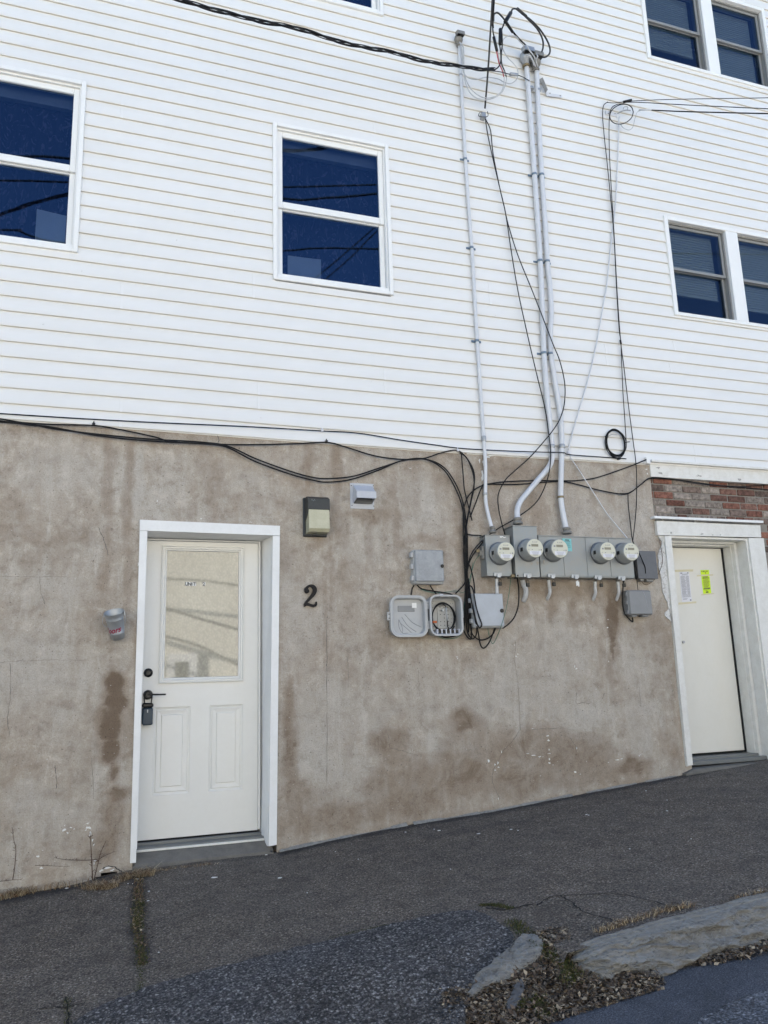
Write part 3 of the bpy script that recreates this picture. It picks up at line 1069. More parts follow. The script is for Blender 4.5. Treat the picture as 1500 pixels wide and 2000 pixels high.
def siding():
    mb = MB()
    cols_ = []
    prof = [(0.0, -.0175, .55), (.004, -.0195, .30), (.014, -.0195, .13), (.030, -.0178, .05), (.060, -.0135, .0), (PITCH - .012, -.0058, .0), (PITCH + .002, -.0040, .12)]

    def py(h):
        return interp(h, [(a, b) for a, b, c in prof]), interp(h, [(a, c) for a, b, c in prof])
    k = 0
    nK = int((ZT - SZ) / PITCH) + 1
    xs_all = [XL + (XR - XL) * i / 60 for i in range(61)]
    for k in range(nK):
        z0 = SZ + k * PITCH
        zs = [p[0] for p in prof]
        cuts = sorted(set(zs + [w_[2] - z0 for w_ in WINS if 0 < w_[2] - z0 < PITCH] + [w_[3] - z0 for w_ in WINS if 0 < w_[3] - z0 < PITCH]))
        dk = .0016 * math.sin(k * 2.1) if True else 0
        for a, b in zip([None] + cuts[:-1], cuts):
            if a is None:     # underside of the butt
                za, zb = 0.0, 0.0
                mid = 0.001
            else:
                za, zb = a, b
                mid = (a + b) / 2
            xs = [XL, XR]
            blocks = [(w_[0] + .02, w_[1] - .02) for w_ in WINS if w_[2] + .015 < z0 + mid < w_[3] - .015]
            pts = sorted(set(xs_all + [q for bl in blocks for q in bl]))
            for xa, xb in zip(pts, pts[1:]):
                if xb - xa < 1e-5: continue
                xm = (xa + xb) / 2
                if any(p0 < xm < p1 for p0, p1 in blocks): continue
                n0 = len(mb.v)
                for x in (xa, xb):
                    s_ = sag(x) + dk * .0
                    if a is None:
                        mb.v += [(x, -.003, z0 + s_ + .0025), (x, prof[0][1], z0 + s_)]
                        cols_ += [(1.0, 0, 0), (.75, 0, 0)]  # underside tinted most: grime with painted shade and bounce
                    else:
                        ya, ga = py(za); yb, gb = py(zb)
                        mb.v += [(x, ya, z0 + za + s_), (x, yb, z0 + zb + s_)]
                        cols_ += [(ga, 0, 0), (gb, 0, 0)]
                mb.face([n0, n0 + 2, n0 + 3, n0 + 1], 0, a is not None)
    # overlap seams between siding panels: a thin lifted lip two courses high
    for px, pya, pyb in [(234, 552, 604), (263.6, 41, 84), (232, 778, 833), (235, 178, 225), (493, 534, 580), (503, 750, 799), (751, 722, 770), (957, 552, 595), (732, 63, 107), (730, 236, 262), (1185, 672, 710), (1360, 865, 905), (1318, 668, 690), (1310, 707, 728), (1240, 905, 905)]:
        if pya == pyb: continue
        a, b = W(px, pya, -.02), W(px, pyb, -.02)
        x = b.x
        zz0 = min(a.z, b.z); zz1 = max(a.z, b.z)
        kk0 = round((zz0 - SZ) / PITCH); kk1 = max(kk0 + 1, round((zz1 - SZ) / PITCH))
        for kk in range(kk0, kk1):
            z0 = SZ + kk * PITCH + sag(x)
            for (h0, y0_, _), (h1, y1_, _) in zip(prof[:-2], prof[1:-1]):
                n0 = len(mb.v)
                e = .0016
                mb.v += [(x, y0_ - .0001, z0 + h0), (x + .0005, y0_ - e, z0 + h0), (x + .0005, y1_ - e, z0 + h1), (x, y1_ - .0001, z0 + h1)]
                mb.v += [(x + .02, y0_ - .0003, z0 + h0), (x + .02, y1_ - .0003, z0 + h1)]
                mb.face([n0, n0 + 1, n0 + 2, n0 + 3]); mb.face([n0 + 1, n0 + 4, n0 + 5, n0 + 2])
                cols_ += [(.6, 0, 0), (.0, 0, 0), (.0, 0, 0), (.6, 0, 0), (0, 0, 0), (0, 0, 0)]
    return mb, cols_


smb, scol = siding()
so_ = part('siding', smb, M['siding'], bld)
set_attr(so_.data, 'grime_and_lap_shade', scol)
# wall behind the siding with the window openings, thin
bk = MB()
xs = sorted(set([XL, XR] + [q for w_ in WINS for q in (w_[0] + .03, w_[1] - .03)]))
zs = sorted(set([SZ - .0, ZT] + [q for w_ in WINS for q in (w_[2] + .03, w_[3] - .03)]))
for xa, xb in zip(xs, xs[1:]):
    for za, zb in zip(zs, zs[1:]):
        xm, zm = (xa + xb) / 2, (za + zb) / 2
        if any(w_[0] < xm < w_[1] and w_[2] < zm < w_[3] for w_ in WINS): continue
        bk.box(xa, xb, .0, .12, za, zb)
part('sheathing', bk, M['int_wall'], bld)
# rest of the shell
sh_ = MB()
sh_.box(XL, XL + .2, .14, DEPTH, -.8, ZT - .01)
sh_.box(XR - .2, XR, .14, DEPTH, .4, ZT - .01)
sh_.box(XL, XR, DEPTH, DEPTH + .2, -.5, ZT - .01)
sh_.box(XL + .21, XR - .21, .13, DEPTH - .01, 3.36, 3.44)
sh_.box(XL + .21, XR - .21, 1.6, 1.7, -.5, ZT - .1)
part('side_walls', sh_, M['int_wall'], bld)
rf = MB()
rf.box(XL - .3, XR + .3, -.35, DEPTH + .4, ZT, ZT + .25)
part('roof', rf, M['roofing'], bld)


# stucco with painted stain field
D1 = (.235, 1.185, .30, 2.625)       # opening of the left door in the stucco
D2X = 4.725
D2S = 4.605


def blob(px, py, rx, ry, s_):
    p = W(px, py)
    q = W(px + rx, py); r = W(px, py - ry)
    return (p.x, p.z, abs(q.x - p.x), abs(r.z - p.z), s_)


BROWN = [blob(*b) for b in [
    (222, 1335, 24, 22, 1.0), (226, 1372, 24, 28, 1.0), (216, 1418, 24, 32, 1.0), (215, 1465, 22, 28, .95), (218, 1505, 12, 26, .85), (228, 1552, 20, 18, .75), (225, 1600, 22, 46, .62), (205, 1655, 26, 36, .62), (160, 1650, 55, 30, .30), (252, 1412, 16, 26, .55), (245, 1460, 12, 30, .45), (240, 1545, 16, 8, .5),
    (212, 930, 10, 90, .42), (250, 950, 10, 120, .5), (205, 1090, 10, 90, .4), (250, 1130, 9, 90, .42), (195, 1200, 22, 70, .25), (60, 830, 200, 12, .35), (30, 1000, 30, 25, .35), (100, 1050, 100, 16, .42), (30, 1040, 60, 20, .35), (90, 1090, 60, 18, .3), (110, 1555, 30, 9, .3), (120, 1377, 30, 5, .4), (45, 1500, 30, 30, .2),
    (290, 860, 60, 16, .3), (420, 960, 26, 60, .38), (400, 880, 14, 60, .3), (360, 1000, 60, 12, .2), (490, 985, 60, 20, .25),
    (600, 900, 12, 50, .55), (660, 905, 10, 55, .5), (590, 950, 20, 20, .4), (560, 1080, 14, 40, .42), (640, 1040, 34, 26, .45), (620, 1062, 22, 10, .5), (720, 1008, 48, 12, .6), (655, 1000, 10, 50, .4), (722, 1050, 9, 60, .42), (774, 1020, 7, 100, .45), (690, 1120, 36, 30, .25), (634, 1190, 4, 120, .4), (646, 1120, 3, 90, .4), (800, 950, 20, 60, .35),
    (563, 1390, 13, 60, .6), (566, 1460, 16, 90, .72), (575, 1570, 22, 60, .55), (610, 1560, 50, 24, .35), (640, 1600, 80, 34, .62), (720, 1585, 60, 26, .6), (800, 1570, 80, 34, .62), (760, 1450, 34, 30, .62), (775, 1500, 40, 40, .5), (745, 1540, 45, 26, .62), (830, 1520, 60, 40, .55), (910, 1408, 34, 22, .72), (890, 1450, 30, 40, .45), (900, 1510, 60, 46, .62), (960, 1500, 60, 60, .45), (930, 1430, 22, 30, .4),
    (850, 1245, 60, 14, .4), (930, 1250, 40, 10, .35), (840, 1055, 60, 12, .45), (900, 1000, 14, 100, .42), (870, 930, 30, 20, .35), (740, 1260, 20, 40, .35), (700, 1290, 40, 60, .18),
    (1040, 1470, 90, 44, .62), (1130, 1480, 60, 44, .6), (1010, 1530, 60, 36, .6), (1100, 1520, 90, 26, .5), (1235, 1498, 36, 20, .75), (1180, 1520, 50, 16, .4), (980, 1440, 14, 40, .3), (1320, 1480, 12, 40, .45), (1300, 1330, 22, 60, .3), (1270, 1230, 40, 40, .35), (1290, 1260, 20, 60, .35),
    (1195, 1190, 15, 50, .85), (1196, 1225, 12, 40, .85), (1195, 1262, 5, 26, .75), (1194, 1320, 9, 50, .5), (1120, 1192, 9, 26, .5), (1076, 1185, 10, 20, .5), (1025, 1190, 12, 20, .35), (1090, 1150, 120, 18, .5), (1150, 1165, 60, 12, .3),
    (960, 910, 30, 30, .45), (1000, 925, 60, 24, .55), (1140, 900, 60, 10, .35), (1050, 990, 20, 50, .35), (960, 960, 16, 50, .4), (1180, 1010, 60, 40, .12), (1240, 950, 20, 60, .15), (1290, 1020, 8, 50, .4)]]
LIGHT = [blob(*b) for b in [
    (130, 920, 90, 50, .45), (120, 1160, 70, 40, .35), (270, 930, 10, 80, .6), (60, 1300, 90, 90, .45), (130, 1350, 60, 90, .3), (60, 1560, 60, 40, .5), (120, 1600, 60, 40, .3), (235, 1330, 8, 60, .5), (240, 1250, 14, 50, .4), (238, 1590, 16, 90, .6), (190, 1500, 12, 70, .3), (250, 1650, 14, 50, .4),
    (460, 930, 50, 30, .3), (560, 1180, 14, 120, .5), (590, 1250, 30, 80, .35), (640, 1420, 60, 110, .5), (680, 1520, 60, 50, .45), (735, 1400, 40, 80, .4), (780, 1330, 30, 60, .3), (840, 1360, 60, 60, .35), (855, 1450, 26, 36, .6), (940, 1360, 40, 60, .5), (820, 980, 40, 60, .5), (850, 1020, 30, 30, .4), (860, 1050, 20, 20, .2), (700, 1080, 50, 30, .3),
    (1000, 1330, 60, 80, .4), (1060, 1370, 60, 50, .45), (1100, 1290, 60, 60, .4), (1140, 1390, 60, 40, .5), (1240, 1300, 34, 70, .4), (1250, 1420, 26, 60, .55), (1060, 1230, 50, 30, .35), (1140, 1010, 60, 50, .4), (1080, 960, 60, 30, .3), (1240, 1000, 30, 60, .45), (1070, 1545, 60, 8, .4), (730, 1548, 30, 12, .5), (1000, 980, 20, 40, .3), (930, 1470, 20, 14, .4)]]


def field(L, x, z):
    v = 0.0
    for (cx, cz, rx, rz, s_) in L:
        dx, dz = (x - cx) / rx, (z - cz) / rz
        if abs(dx) > 1.6 or abs(dz) > 1.6: continue
        q = dx * dx + dz * dz
        if q < 2.5: v = max(v, s_ * max(0, min(1, 1.75 - 1.15 * math.sqrt(q))))
    return v


def stucco():
    mb = MB()
    cols_ = []
    st_ = .02
    x0_, x1_ = -3.0, D2X
    z0_, z1_ = -.2, 3.345
    nx_, nz_ = int(round((x1_ - x0_) / st_)), int(round((z1_ - z0_) / st_))
    xs_ = [x0_ + (x1_ - x0_) * i / nx_ for i in range(nx_ + 1)]
    zs_ = [z0_ + (z1_ - z0_) * i / nz_ for i in range(nz_ + 1)]
    snap = lambda L, v: min(range(len(L)), key=lambda i: abs(L[i] - v))
    for v, L in ((D1[0], xs_), (D1[1], xs_), (D1[3], zs_), (D2S, xs_), (2.70, zs_)): L[snap(L, v)] = v
    hole = W(211, 1713)
    for z in zs_:
        for x in xs_:
            wx = x + .03 * noise.noise(Vector((x * 7, 0, z * 7))) + .012 * noise.noise(Vector((x * 23, 5, z * 23)))
            wz = z + .05 * noise.noise(Vector((x * 7, 9, z * 7))) + .02 * noise.noise(Vector((x * 23, 7, z * 23)))
            y = .004 * fbm(x, z, 1.2, 4) + .0025 * fbm(x, z, 6, 8)
            mb.v.append((x, y, z))
            if x < -.75: cols_.append((0, 0, 0)); continue
            br = field(BROWN, wx, wz)
            d = z - base(x)
            br = max(br, .45 * max(0, 1 - d / .10)) if x > 1.2 else br
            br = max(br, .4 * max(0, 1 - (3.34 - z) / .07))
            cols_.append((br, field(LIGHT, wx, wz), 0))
    K = nx_ + 1
    for j in range(nz_):
        for i in range(nx_):
            xm, zm = (xs_[i] + xs_[i + 1]) / 2, (zs_[j] + zs_[j + 1]) / 2
            if D1[0] < xm < D1[1] and zm < D1[3]: continue
            if xm > D2S and zm > 2.70: continue
            if ((xm - hole.x) / .085) ** 2 + ((zm - hole.z + .02) / .05) ** 2 < 1: continue
            a = j * K + i
            mb.face([a, a + 1, a + K + 1, a + K], 0, True)
    # reveals of the door opening, right edge towards the brick
    for (xa, za, xb, zb) in ((D1[0], -.1, D1[0], D1[3]), (D1[1], -.1, D1[1], D1[3]), (D1[0], D1[3], D1[1], D1[3]), (D2X, -.1, D2X, 2.70), (D2S, 2.70, D2S, 3.34)):
        n0 = len(mb.v)
        mb.v += [(xa, .006, za), (xb, .006, zb), (xb, .25, zb), (xa, .25, za)]
        cols_ += [(0, 0, 0)] * 4
        mb.face([n0, n0 + 1, n0 + 2, n0 + 3])
    return mb, cols_


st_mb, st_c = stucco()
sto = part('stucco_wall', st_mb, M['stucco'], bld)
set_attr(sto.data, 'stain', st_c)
lf = MB()
lf.box(XL, -3.0, .0, .2, -.8, 3.34)
part('stucco_wall', lf, M['stucco'], bld)
# dark backing of the cavity
cv = MB(); hp = W(211, 1713)
cv.box(hp.x - .16, hp.x + .16, .20, .24, hp.z - .2, hp.z + .12)
part('cavity', cv, M['void'], bld)


fi = MB()
x = 1.2
while x < 4.62:
    x2 = x + random.uniform(.02, .05)
    h_ = max(.0, .012 + .014 * fbm(x, 0, 2.5, 3)) * (1 if fbm(x, 1, 4, 6) > -.25 else 0)
    h2 = h_ * random.uniform(.7, 1.2)
    if h_ > .002:
        z_a, z_b = side_z(x, 0), side_z(x2, 0)
        n0 = len(fi.v)
        fi.v += [(x, -.004, z_a + h_), (x2, -.004, z_b + h2), (x2, -.006 - h2 * 1.8, z_b + .002), (x, -.006 - h_ * 1.8, z_a + .002)]
        fi.face([n0, n0 + 3, n0 + 2, n0 + 1])
    x = x2
split_part('mortar_fillet', fi, simple('pale_mortar', (.36, .34, .30), .9, dirt=.7, dscale=40, dcol=(.16, .15, .13)), bld)


def wallp(px, py, y=-.004):
    return W(px, py, y)


def fleck(mb, px, py, rx, ry, n_=9, y=-.006, mat=0):
    c = W(px, py, 0)
    sx = .72 * abs(W(px + rx, py).x - c.x); sz_ = .72 * abs(W(px, py + ry).z - c.z)
    pts = []
    for k in range(n_):
        a = 2 * math.pi * k / n_
        r = random.uniform(.2, 1.25)
        pts.append(Vector((c.x + sx * r * math.cos(a), y, c.z + sz_ * r * math.sin(a))))
    mb.prism(pts, (0, .004, 0), mat)


fk = MB()
for f_ in [(124, 1621, 6, 5), (131, 1626, 4, 3), (139, 1616, 4, 2), (126, 1612, 3, 3), (145, 1619, 3, 1.5), (174, 1616, 7, 7), (176, 1628, 5, 7), (181, 1640, 3, 6), (183, 1650, 2.5, 4), (168, 1621, 3, 3), (171, 1608, 6, 2), (74, 1672, 5, 3), (83, 1661, 1.5, 1), (81, 1695, 5, 3), (186, 1680, 4, 2.5), (184, 1686, 2, 4), (107, 1682, 1.5, 1), (53, 1232, 3, 1.5), (92, 1483, 1.2, 2), (210, 1695, 9, 6), (198, 1700, 6, 5), (220, 1699, 7, 3),
           (1122, 1301, 2, 4), (1125, 1306, 3.5, 2.5), (1005, 1260, 2, 2), (1007, 1282, 3, 2), (1011, 1278, 1.5, 2), (972, 1490, 2, 5), (966, 1494, 2, 5), (973, 1498, 4, 2), (967, 1504, 3, 1.5), (979, 1468, 1.2, 4), (1030, 1472, 5, 1.2), (1041, 1475, 6, 1.5), (1053, 1478, 4, 2), (1060, 1478, 2, 1), (1069, 1437, 4, 2), (1071, 1446, 3, 3), (1072, 1464, 2, 3), (1072, 1472, 5, 1.2), (1073, 1482, 2, 4), (1072, 1490, 4, 2.5), (1079, 1494, 2, 1), (1123, 1507, 4, 3), (1133, 1512, 3, 1), (1040, 1423, 3, 1), (1205, 1484, 5, 1), (1214, 1482, 4, 1), (1250, 1474, 2, 1), (1248, 1476, 1.5, 2), (1145, 1487, 1, 1), (1188, 1489, 1.5, 1), (1126, 1461, 2, 3), (1055, 1515, 1.5, 1), (1187, 1210, 1.2, 1.5), (1186, 1226, 2.5, 2), (1164, 1346, 1, 1), (1188, 1292, 1, 2), (892, 1283, 3, 1.2), (893, 1286, 1.5, 2), (566, 1637, 1.2, 1), (954, 1485, 3, 6), (973, 1560, 1.5, 3),
           (1264, 925, 2, 4), (1262, 917, 5, 2), (945, 905, 5, 8), (942, 930, 4, 14), (952, 893, 8, 3), (960, 890, 10, 3), (936, 900, 3, 6), (948, 975, 3, 6), (270, 1103, 3, 6), (801, 915, 4, 1), (307, 978, 2, 4), (393, 1013, 4, 1.5), (489, 1020, 5, 1)]:
    fleck(fk, *f_)
split_part('paint_splatter', fk, M['flake'], bld)

# cracks and the vertical cold joint in the stucco
ck = MB()


def on_wall(p, i):
    return Vector((p.x + random.uniform(-.003, .003), -.0075, p.z + random.uniform(-.003, .003))), Vector((0, 1, 0))


for L, wd in (([(1007, 1250), (1004, 1290), (1009, 1320), (1013, 1370), (1015, 1425), (1000, 1448), (985, 1462), (975, 1480), (962, 1505), (960, 1525), (968, 1545), (975, 1560)], .0020),
              ([(0, 1294), (40, 1291), (110, 1289), (170, 1289)], .0014), ([(20, 1296), (22, 1350), (15, 1400), (18, 1440)], .002), ([(0, 1126), (50, 1127), (130, 1127)], .0014), ([(77, 1127), (80, 1160), (88, 1180)], .002), ([(192, 1030), (203, 1055), (212, 1085)], .003),
              ([(638, 1210), (638, 1300), (638, 1400), (638, 1530)], .0026), ([(678, 1283), (680, 1310), (679, 1345)], .0014), ([(757, 1432), (760, 1460), (785, 1466), (815, 1475)], .0014), ([(1056, 1322), (1075, 1321)], .0014), ([(1125, 1352), (1124, 1375), (1138, 1372), (1152, 1374)], .0025), ([(1180, 1355), (1175, 1365)], .003),
              ([(817, 1310), (818, 1360)], .002), ([(180, 1480), (182, 1560)], .002), ([(107, 1495), (110, 1520), (111, 1540)], .003), ([(200, 1697), (212, 1690), (225, 1693), (238, 1703)], .006), ([(1040, 1424), (1100, 1422)], .0018), ([(1112, 1440), (1120, 1452), (1127, 1462)], .002), ([(425, 852), (428, 860), (423, 868)], .004), ([(1248, 1340), (1250, 1380)], .0018)):
    ribbon(ck, [W(*p) for p in L], wd, on_wall)
split_part('wall_crack', ck, M['ink'], bld)

# ------------------------------------------------------------------ brick part at the right
bm_ = MB()
bt = []
bz0, bz1 = .4, 3.30
cH, bL = .0675, .212
r = 0
z = bz0
D2 = (4.735, 5.67, .71, 2.69)
HD = W(1280, 1008).z
while z < bz1:
    x = 4.56 - (r % 2) * bL * .5
    full = True
    while x < 9.9:
        L_ = bL * random.uniform(.93, 1.05) if r % 6 else bL * .52
        xa, xb = max(x, 4.612), x + L_ - .011
        if xb - xa > .03:
            blocked = (4.50 < (xa + xb) / 2 < 5.83) and z < 2.815
            if not blocked:
                e = random.uniform(-.004, .004)
                h = cH - .011 + random.uniform(-.003, .003)
                n0 = len(bm_.v)
                bm_.box(xa, xb, BY + e, BY + .05, z + random.uniform(-.002, .002), z + h, 0, .005)
                pal = random.random()
                if pal < .42: c = (.155, .085, .065)
                elif pal < .60: c = (.20, .092, .066)
                elif pal < .85: c = (.155, .115, .095)
                else: c = (.27, .225, .19)
                if xa < 5.3 and random.random() < .5: c = (.24, .205, .175)
                k = random.uniform(.7, 1.25)
                bt += [tuple(q * k for q in c)] * (len(bm_.v) - n0)
        x += L_
    z += cH
    r += 1
bo = part('brick_wall', bm_, M['brick'], bld)
set_attr(bo.data, 'tone', bt)
mo = MB()
mo.box(4.606, 9.95, BY + .008, .25, 2.80, 3.34)
mo.box(5.80, 9.95, BY + .008, .25, .3, 2.80)
part('mortar', mo, M['mortar'], bld)
# frieze board under the siding on the brick part
fb = MB()
a = W(1268, 912, 0); b_ = W(1272, 936, 0)
zt, zb = 3.345, 3.215
fb.box(4.605, 9.9, -.012, .03, zb, zt, 0, .003)
fb.box(4.60, 9.9, -.050, .03, zt + .001, zt + .022, 0, .002)
part('frieze_board', fb, M['old_paint'], bld)
en = MB()
en.prism([W(1262, 892, -.055), W(1270, 900, -.055), W(1271, 906, -.055), W(1264, 904, -.055)], (0, .05, 0))
part('trim_corner', en, M['vinyl_trim'], bld)
# knot marks bleeding through the paint
kn = MB()
for px, py, rx, ry in [(1288, 925, 7, 3), (1284, 915, 6, 3), (1363, 930, 7, 4), (1442, 937, 4, 3)]:
    fleck(kn, px, py, rx, ry, 10, -.0145)
split_part('knot_mark', kn, simple('knot', (.44, .43, .40), .6, dirt=.9, dscale=120, dcol=(.25, .24, .22)), bld)
# siding starter strip: the last flat course covers the stucco top
ss = MB()
for i in range(40):
    xa, xb = XL + (XR - XL) * i / 40, XL + (XR - XL) * (i + 1) / 40
    n0 = len(ss.v)
    for x in (xa, xb):
        z = SZ + sag(x)
        ss.v += [(x, -.003, z + .004), (x, -.003, z - .006), (x, .012, z - .006)]
    ss.face([n0, n0 + 3, n0 + 4, n0 + 1]); ss.face([n0 + 1, n0 + 4, n0 + 5, n0 + 2])
part('starter_strip', ss, M['vinyl_trim'], bld)


# exposed white plaster left of the right door
ep = MB()
pts = [(1284, 1047), (1299, 1047), (1306, 1130), (1316, 1230), (1326, 1330), (1337, 1430), (1343, 1497), (1340, 1497), (1335, 1450), (1333, 1412), (1330, 1408), (1331, 1370), (1327, 1366), (1329, 1352), (1324, 1345), (1326, 1325), (1321, 1300), (1323, 1290), (1317, 1272), (1320, 1262), (1316, 1225), (1309, 1213), (1298, 1203), (1299, 1195), (1305, 1188), (1303, 1176), (1297, 1165), (1292, 1150), (1291, 1132), (1288, 1120), (1285, 1108), (1284, 1085), (1290, 1068), (1292, 1058)]
P3 = []
for i, p in enumerate(pts):
    P3.append(W(*p))
    q = pts[(i + 1) % len(pts)]
    if i > 6:
        P3.append(W((p[0] + q[0]) / 2 + random.uniform(-1.6, 1.6), (p[1] + q[1]) / 2))
for p in P3: p.y = -.010
ep.prism(P3, (0, .012, 0))
pl, tpl, bpl = newmat('exposed_plaster')
v_ = coords(tpl)
c_ = mixc(tpl, ramp(tpl, noise_n(tpl, v_, 40, 6, .75), [(.36, 0.0), (.5, 1.0)]), (.40, .37, .33), (.66, .66, .64))
c_ = mixc(tpl, ramp(tpl, noise_n(tpl, v_, 130, 3, .6), [(.3, .8), (.42, 0.0)]), c_, (.25, .22, .19))
tpl.links.new(c_, bpl.inputs['Base Color']); bpl.inputs['Roughness'].default_value = .9
bump(tpl, bpl, noise_n(tpl, v_, 60, 6, .7), .8, .006)
part('exposed_plaster', ep, pl, bld)

# ------------------------------------------------------------------ windows


def frame_ring(mb, x0, x1, z0, z1, wl, y0_, y1_, mat=0, wt=None, wb=None, bev=.003):
    wt = wl if wt is None else wt
    wb = wl if wb is None else wb
    mb.box(x0, x0 + wl, y0_, y1_, z0, z1, mat, bev)
    mb.box(x1 - wl, x1, y0_, y1_, z0, z1, mat, bev)
    mb.box(x0 + wl + .0005, x1 - wl - .0005, y0_ + .001, y1_, z1 - wt, z1, mat, bev)
    mb.box(x0 + wl + .0005, x1 - wl - .0005, y0_ + .001, y1_, z0, z0 + wb, mat, bev)


def curtain_mesh(x0, x1, z0, z1, y, amp=.02, wl=.11):
    mb = MB()
    nx_ = 60
    for i in range(nx_ + 1):
        x = x0 + (x1 - x0) * i / nx_
        for z_ in (z0, (z0 + z1) / 2, z1):
            mb.v.append((x, y + amp * math.sin(x / wl * 6.28 + math.sin(x * 9) + (z_ - z0) * .4), z_))
    for i in range(nx_):
        for k in range(2):
            a_ = i * 3 + k
            mb.face([a_, a_ + 3, a_ + 4, a_ + 1], 0, True)
    return mb


def white_window(wd, label, board=None):
    x0, x1, z0, z1 = wd
    cas = MB()
    frame_ring(cas, x0, x1, z0, z1, .034, -.034, .02, 0, .034, .034)
    # returns into the opening and the outer frame steps
    frame_ring(cas, x0 + .034, x1 - .034, z0 + .034, z1 - .034, .012, -.008, .10, 0, .016, .012, .001)
    root = part('window', cas, M['vinyl_trim'], bld, label)
    X0, X1, Z0, Z1 = x0 + .046, x1 - .046, z0 + .046, z1 - .05
    zm = z0 + .468 * (z1 - z0)
    up = MB()
    frame_ring(up, X0, X1, zm + .0, Z1, .042, .010, .05, 0, .050, .058, .004)
    part('upper_sash', up, M['vinyl_trim'], root)
    lo = MB()
    frame_ring(lo, X0 + .001, X1 - .001, Z0, zm - .0005, .042, .030, .07, 0, .012, .022, .004)
    part('lower_sash', lo, M['vinyl_trim'], root)
    sl_ = MB()
    sl_.box(x0 + .0345, x1 - .0345, -.018, .03, z0 + .0345, z0 + .062, 0, .003)
    part('sill', sl_, M['vinyl_trim'], root)
    p1 = MB(); p1.poly([(X0 + .04, .030, zm + .05), (X1 - .04, .030, zm + .05), (X1 - .04, .030, Z1 - .045), (X0 + .04, .030, Z1 - .045)])
    part('pane', p1, M['pane'], root)
    p2 = MB(); p2.poly([(X0 + .04, .050, Z0 + .02), (X1 - .04, .050, Z0 + .02), (X1 - .04, .050, zm - .01), (X0 + .04, .050, zm - .01)])
    part('pane', p2, M['pane'], root)
    part('curtain', curtain_mesh(X0, X1, Z0 - .02, Z1 - .10, .20), M['curtain'], root)
    hd = MB(); hd.box(X0, X1, .12, .16, Z1 - .11, Z1 - .02)
    part('curtain_rail', hd, M['int_wall'], root)
    if board:
        bb = MB()
        bb.prism([W(px, py, .085) for px, py in board], (0, .01, 0))
        t_ = thing('white_board', W(board[0][0], board[0][1], .09), 'blank white board standing inside the lower pane of the ' + ('middle window' if x0 > 0 else 'window at the left edge'), 'board', 'white boards behind window glass')
        part('board_sheet', bb, M['board'], t_)
    return root


white_window(WINS[0], 'white double-hung window cut by the left edge of the photo', [(72, 408), (130, 422), (126, 478), (68, 468)])
white_window(WINS[1], 'white double-hung window above the wall lamp', [(562, 499), (627, 507), (627, 549), (562, 538)])
white_window(WINS[4], 'white window cut by the top edge of the photo')
cur = bld.children[-1]


def twin_window(wd, mull, label, blind_z, head_gap=.06, open_head=False):
    x0, x1, z0, z1 = wd
    cas = MB()
    cw = .045
    frame_ring(cas, x0, x1, z0, z1, cw, -.034, .02, 0, cw * .9, cw * .8)
    cas.box(mull[0], mull[1], -.030, .09, z0 + cw * .8 + .0005, z1 - cw * .9 - .0005, 0, .003)
    root = part('window', cas, M['vinyl_trim'], bld, label)
    for ci, (a_, b2) in enumerate(((x0 + cw + .001, mull[0] - .001), (mull[1] + .001, x1 - cw - .001))):
        Z0, Z1 = z0 + cw * .8 + .001, z1 - cw * .9 - .001
        tr = MB(); frame_ring(tr, a_, b2, Z0, Z1, .016, .004, .11, 0, .016, .012, .001)
        part('storm_frame', tr, M['alu_grey'], root)
        zm = (Z0 + Z1) / 2
        up = MB(); frame_ring(up, a_ + .017, b2 - .017, zm - .015, Z1 - .017, .028, .020, .045, 0, .028, .030, .003)
        part('upper_sash', up, M['alu_grey'], root)
        lo = MB(); frame_ring(lo, a_ + .017, b2 - .017, Z0 + .013, zm + .010, .028, .050, .075, 0, .026, .022, .003)
        part('lower_sash', lo, M['alu_grey'], root)
        p1 = MB(); p1.poly([(a_ + .044, .032, zm + .014), (b2 - .044, .032, zm + .014), (b2 - .044, .032, Z1 - .044), (a_ + .044, .032, Z1 - .044)])
        part('pane', p1, M['pane_dark'], root)
        p2 = MB(); p2.poly([(a_ + .044, .062, Z0 + .034), (b2 - .044, .062, Z0 + .034), (b2 - .044, .062, zm - .015), (a_ + .044, .062, zm - .015)])
        part('pane', p2, M['pane_dark'], root)
        sc_ = blind_z[ci]
        if sc_ is not None:
            bl = MB()
            zz = Z1 - .02
            zend = Z0 + (Z1 - Z0) * sc_
            while zz > zend:
                bl.box(a_ + .03, b2 - .06, .120, .128, zz - .0235, zz - .001)
                zz -= .0265
            bl.box(a_ + .03, b2 - .06, .112, .135, zz - .012, zz - .001)
            part('blind', bl, M['blind'], root)
    return root


twin_window(WINS[2], (5.812, 5.962), 'twin grey-sashed window unit with half-lowered blinds, lower of the two at the right edge', (.30, .24))
twin_window(WINS[3], (5.888, 6.035), 'twin grey-sashed window unit in the top right corner with blinds', (.28, .02))

# ------------------------------------------------------------------ left door
SL = .190
LOW = .483
df = MB()


def quadbox(mb, p, y0_, y1_, mat=0):
    """box whose front outline is the 4 photo points p (tl,tr,br,bl)"""
    mb.prism([Vector((W(*q, y0_).x, y0_, W(*q, y0_).z)) for q in (p[0], p[3], p[2], p[1])], (0, y1_ - y0_, 0), mat)


quadbox(df, [(273, 1015), (547, 1027), (546.5, 1046), (273, 1036)], -.022, .02)
quadbox(df, [(273, 1036.6), (288, 1037.2), (265.5, 1685), (254, 1686)], -.020, .02)
quadbox(df, [(533, 1046.2), (546.5, 1046.6), (540.5, 1650), (525, 1653)], -.020, .02)
dfo = part('door_frame', df, M['white_paint'], bld, 'white board casing of the left door')
jb = MB()
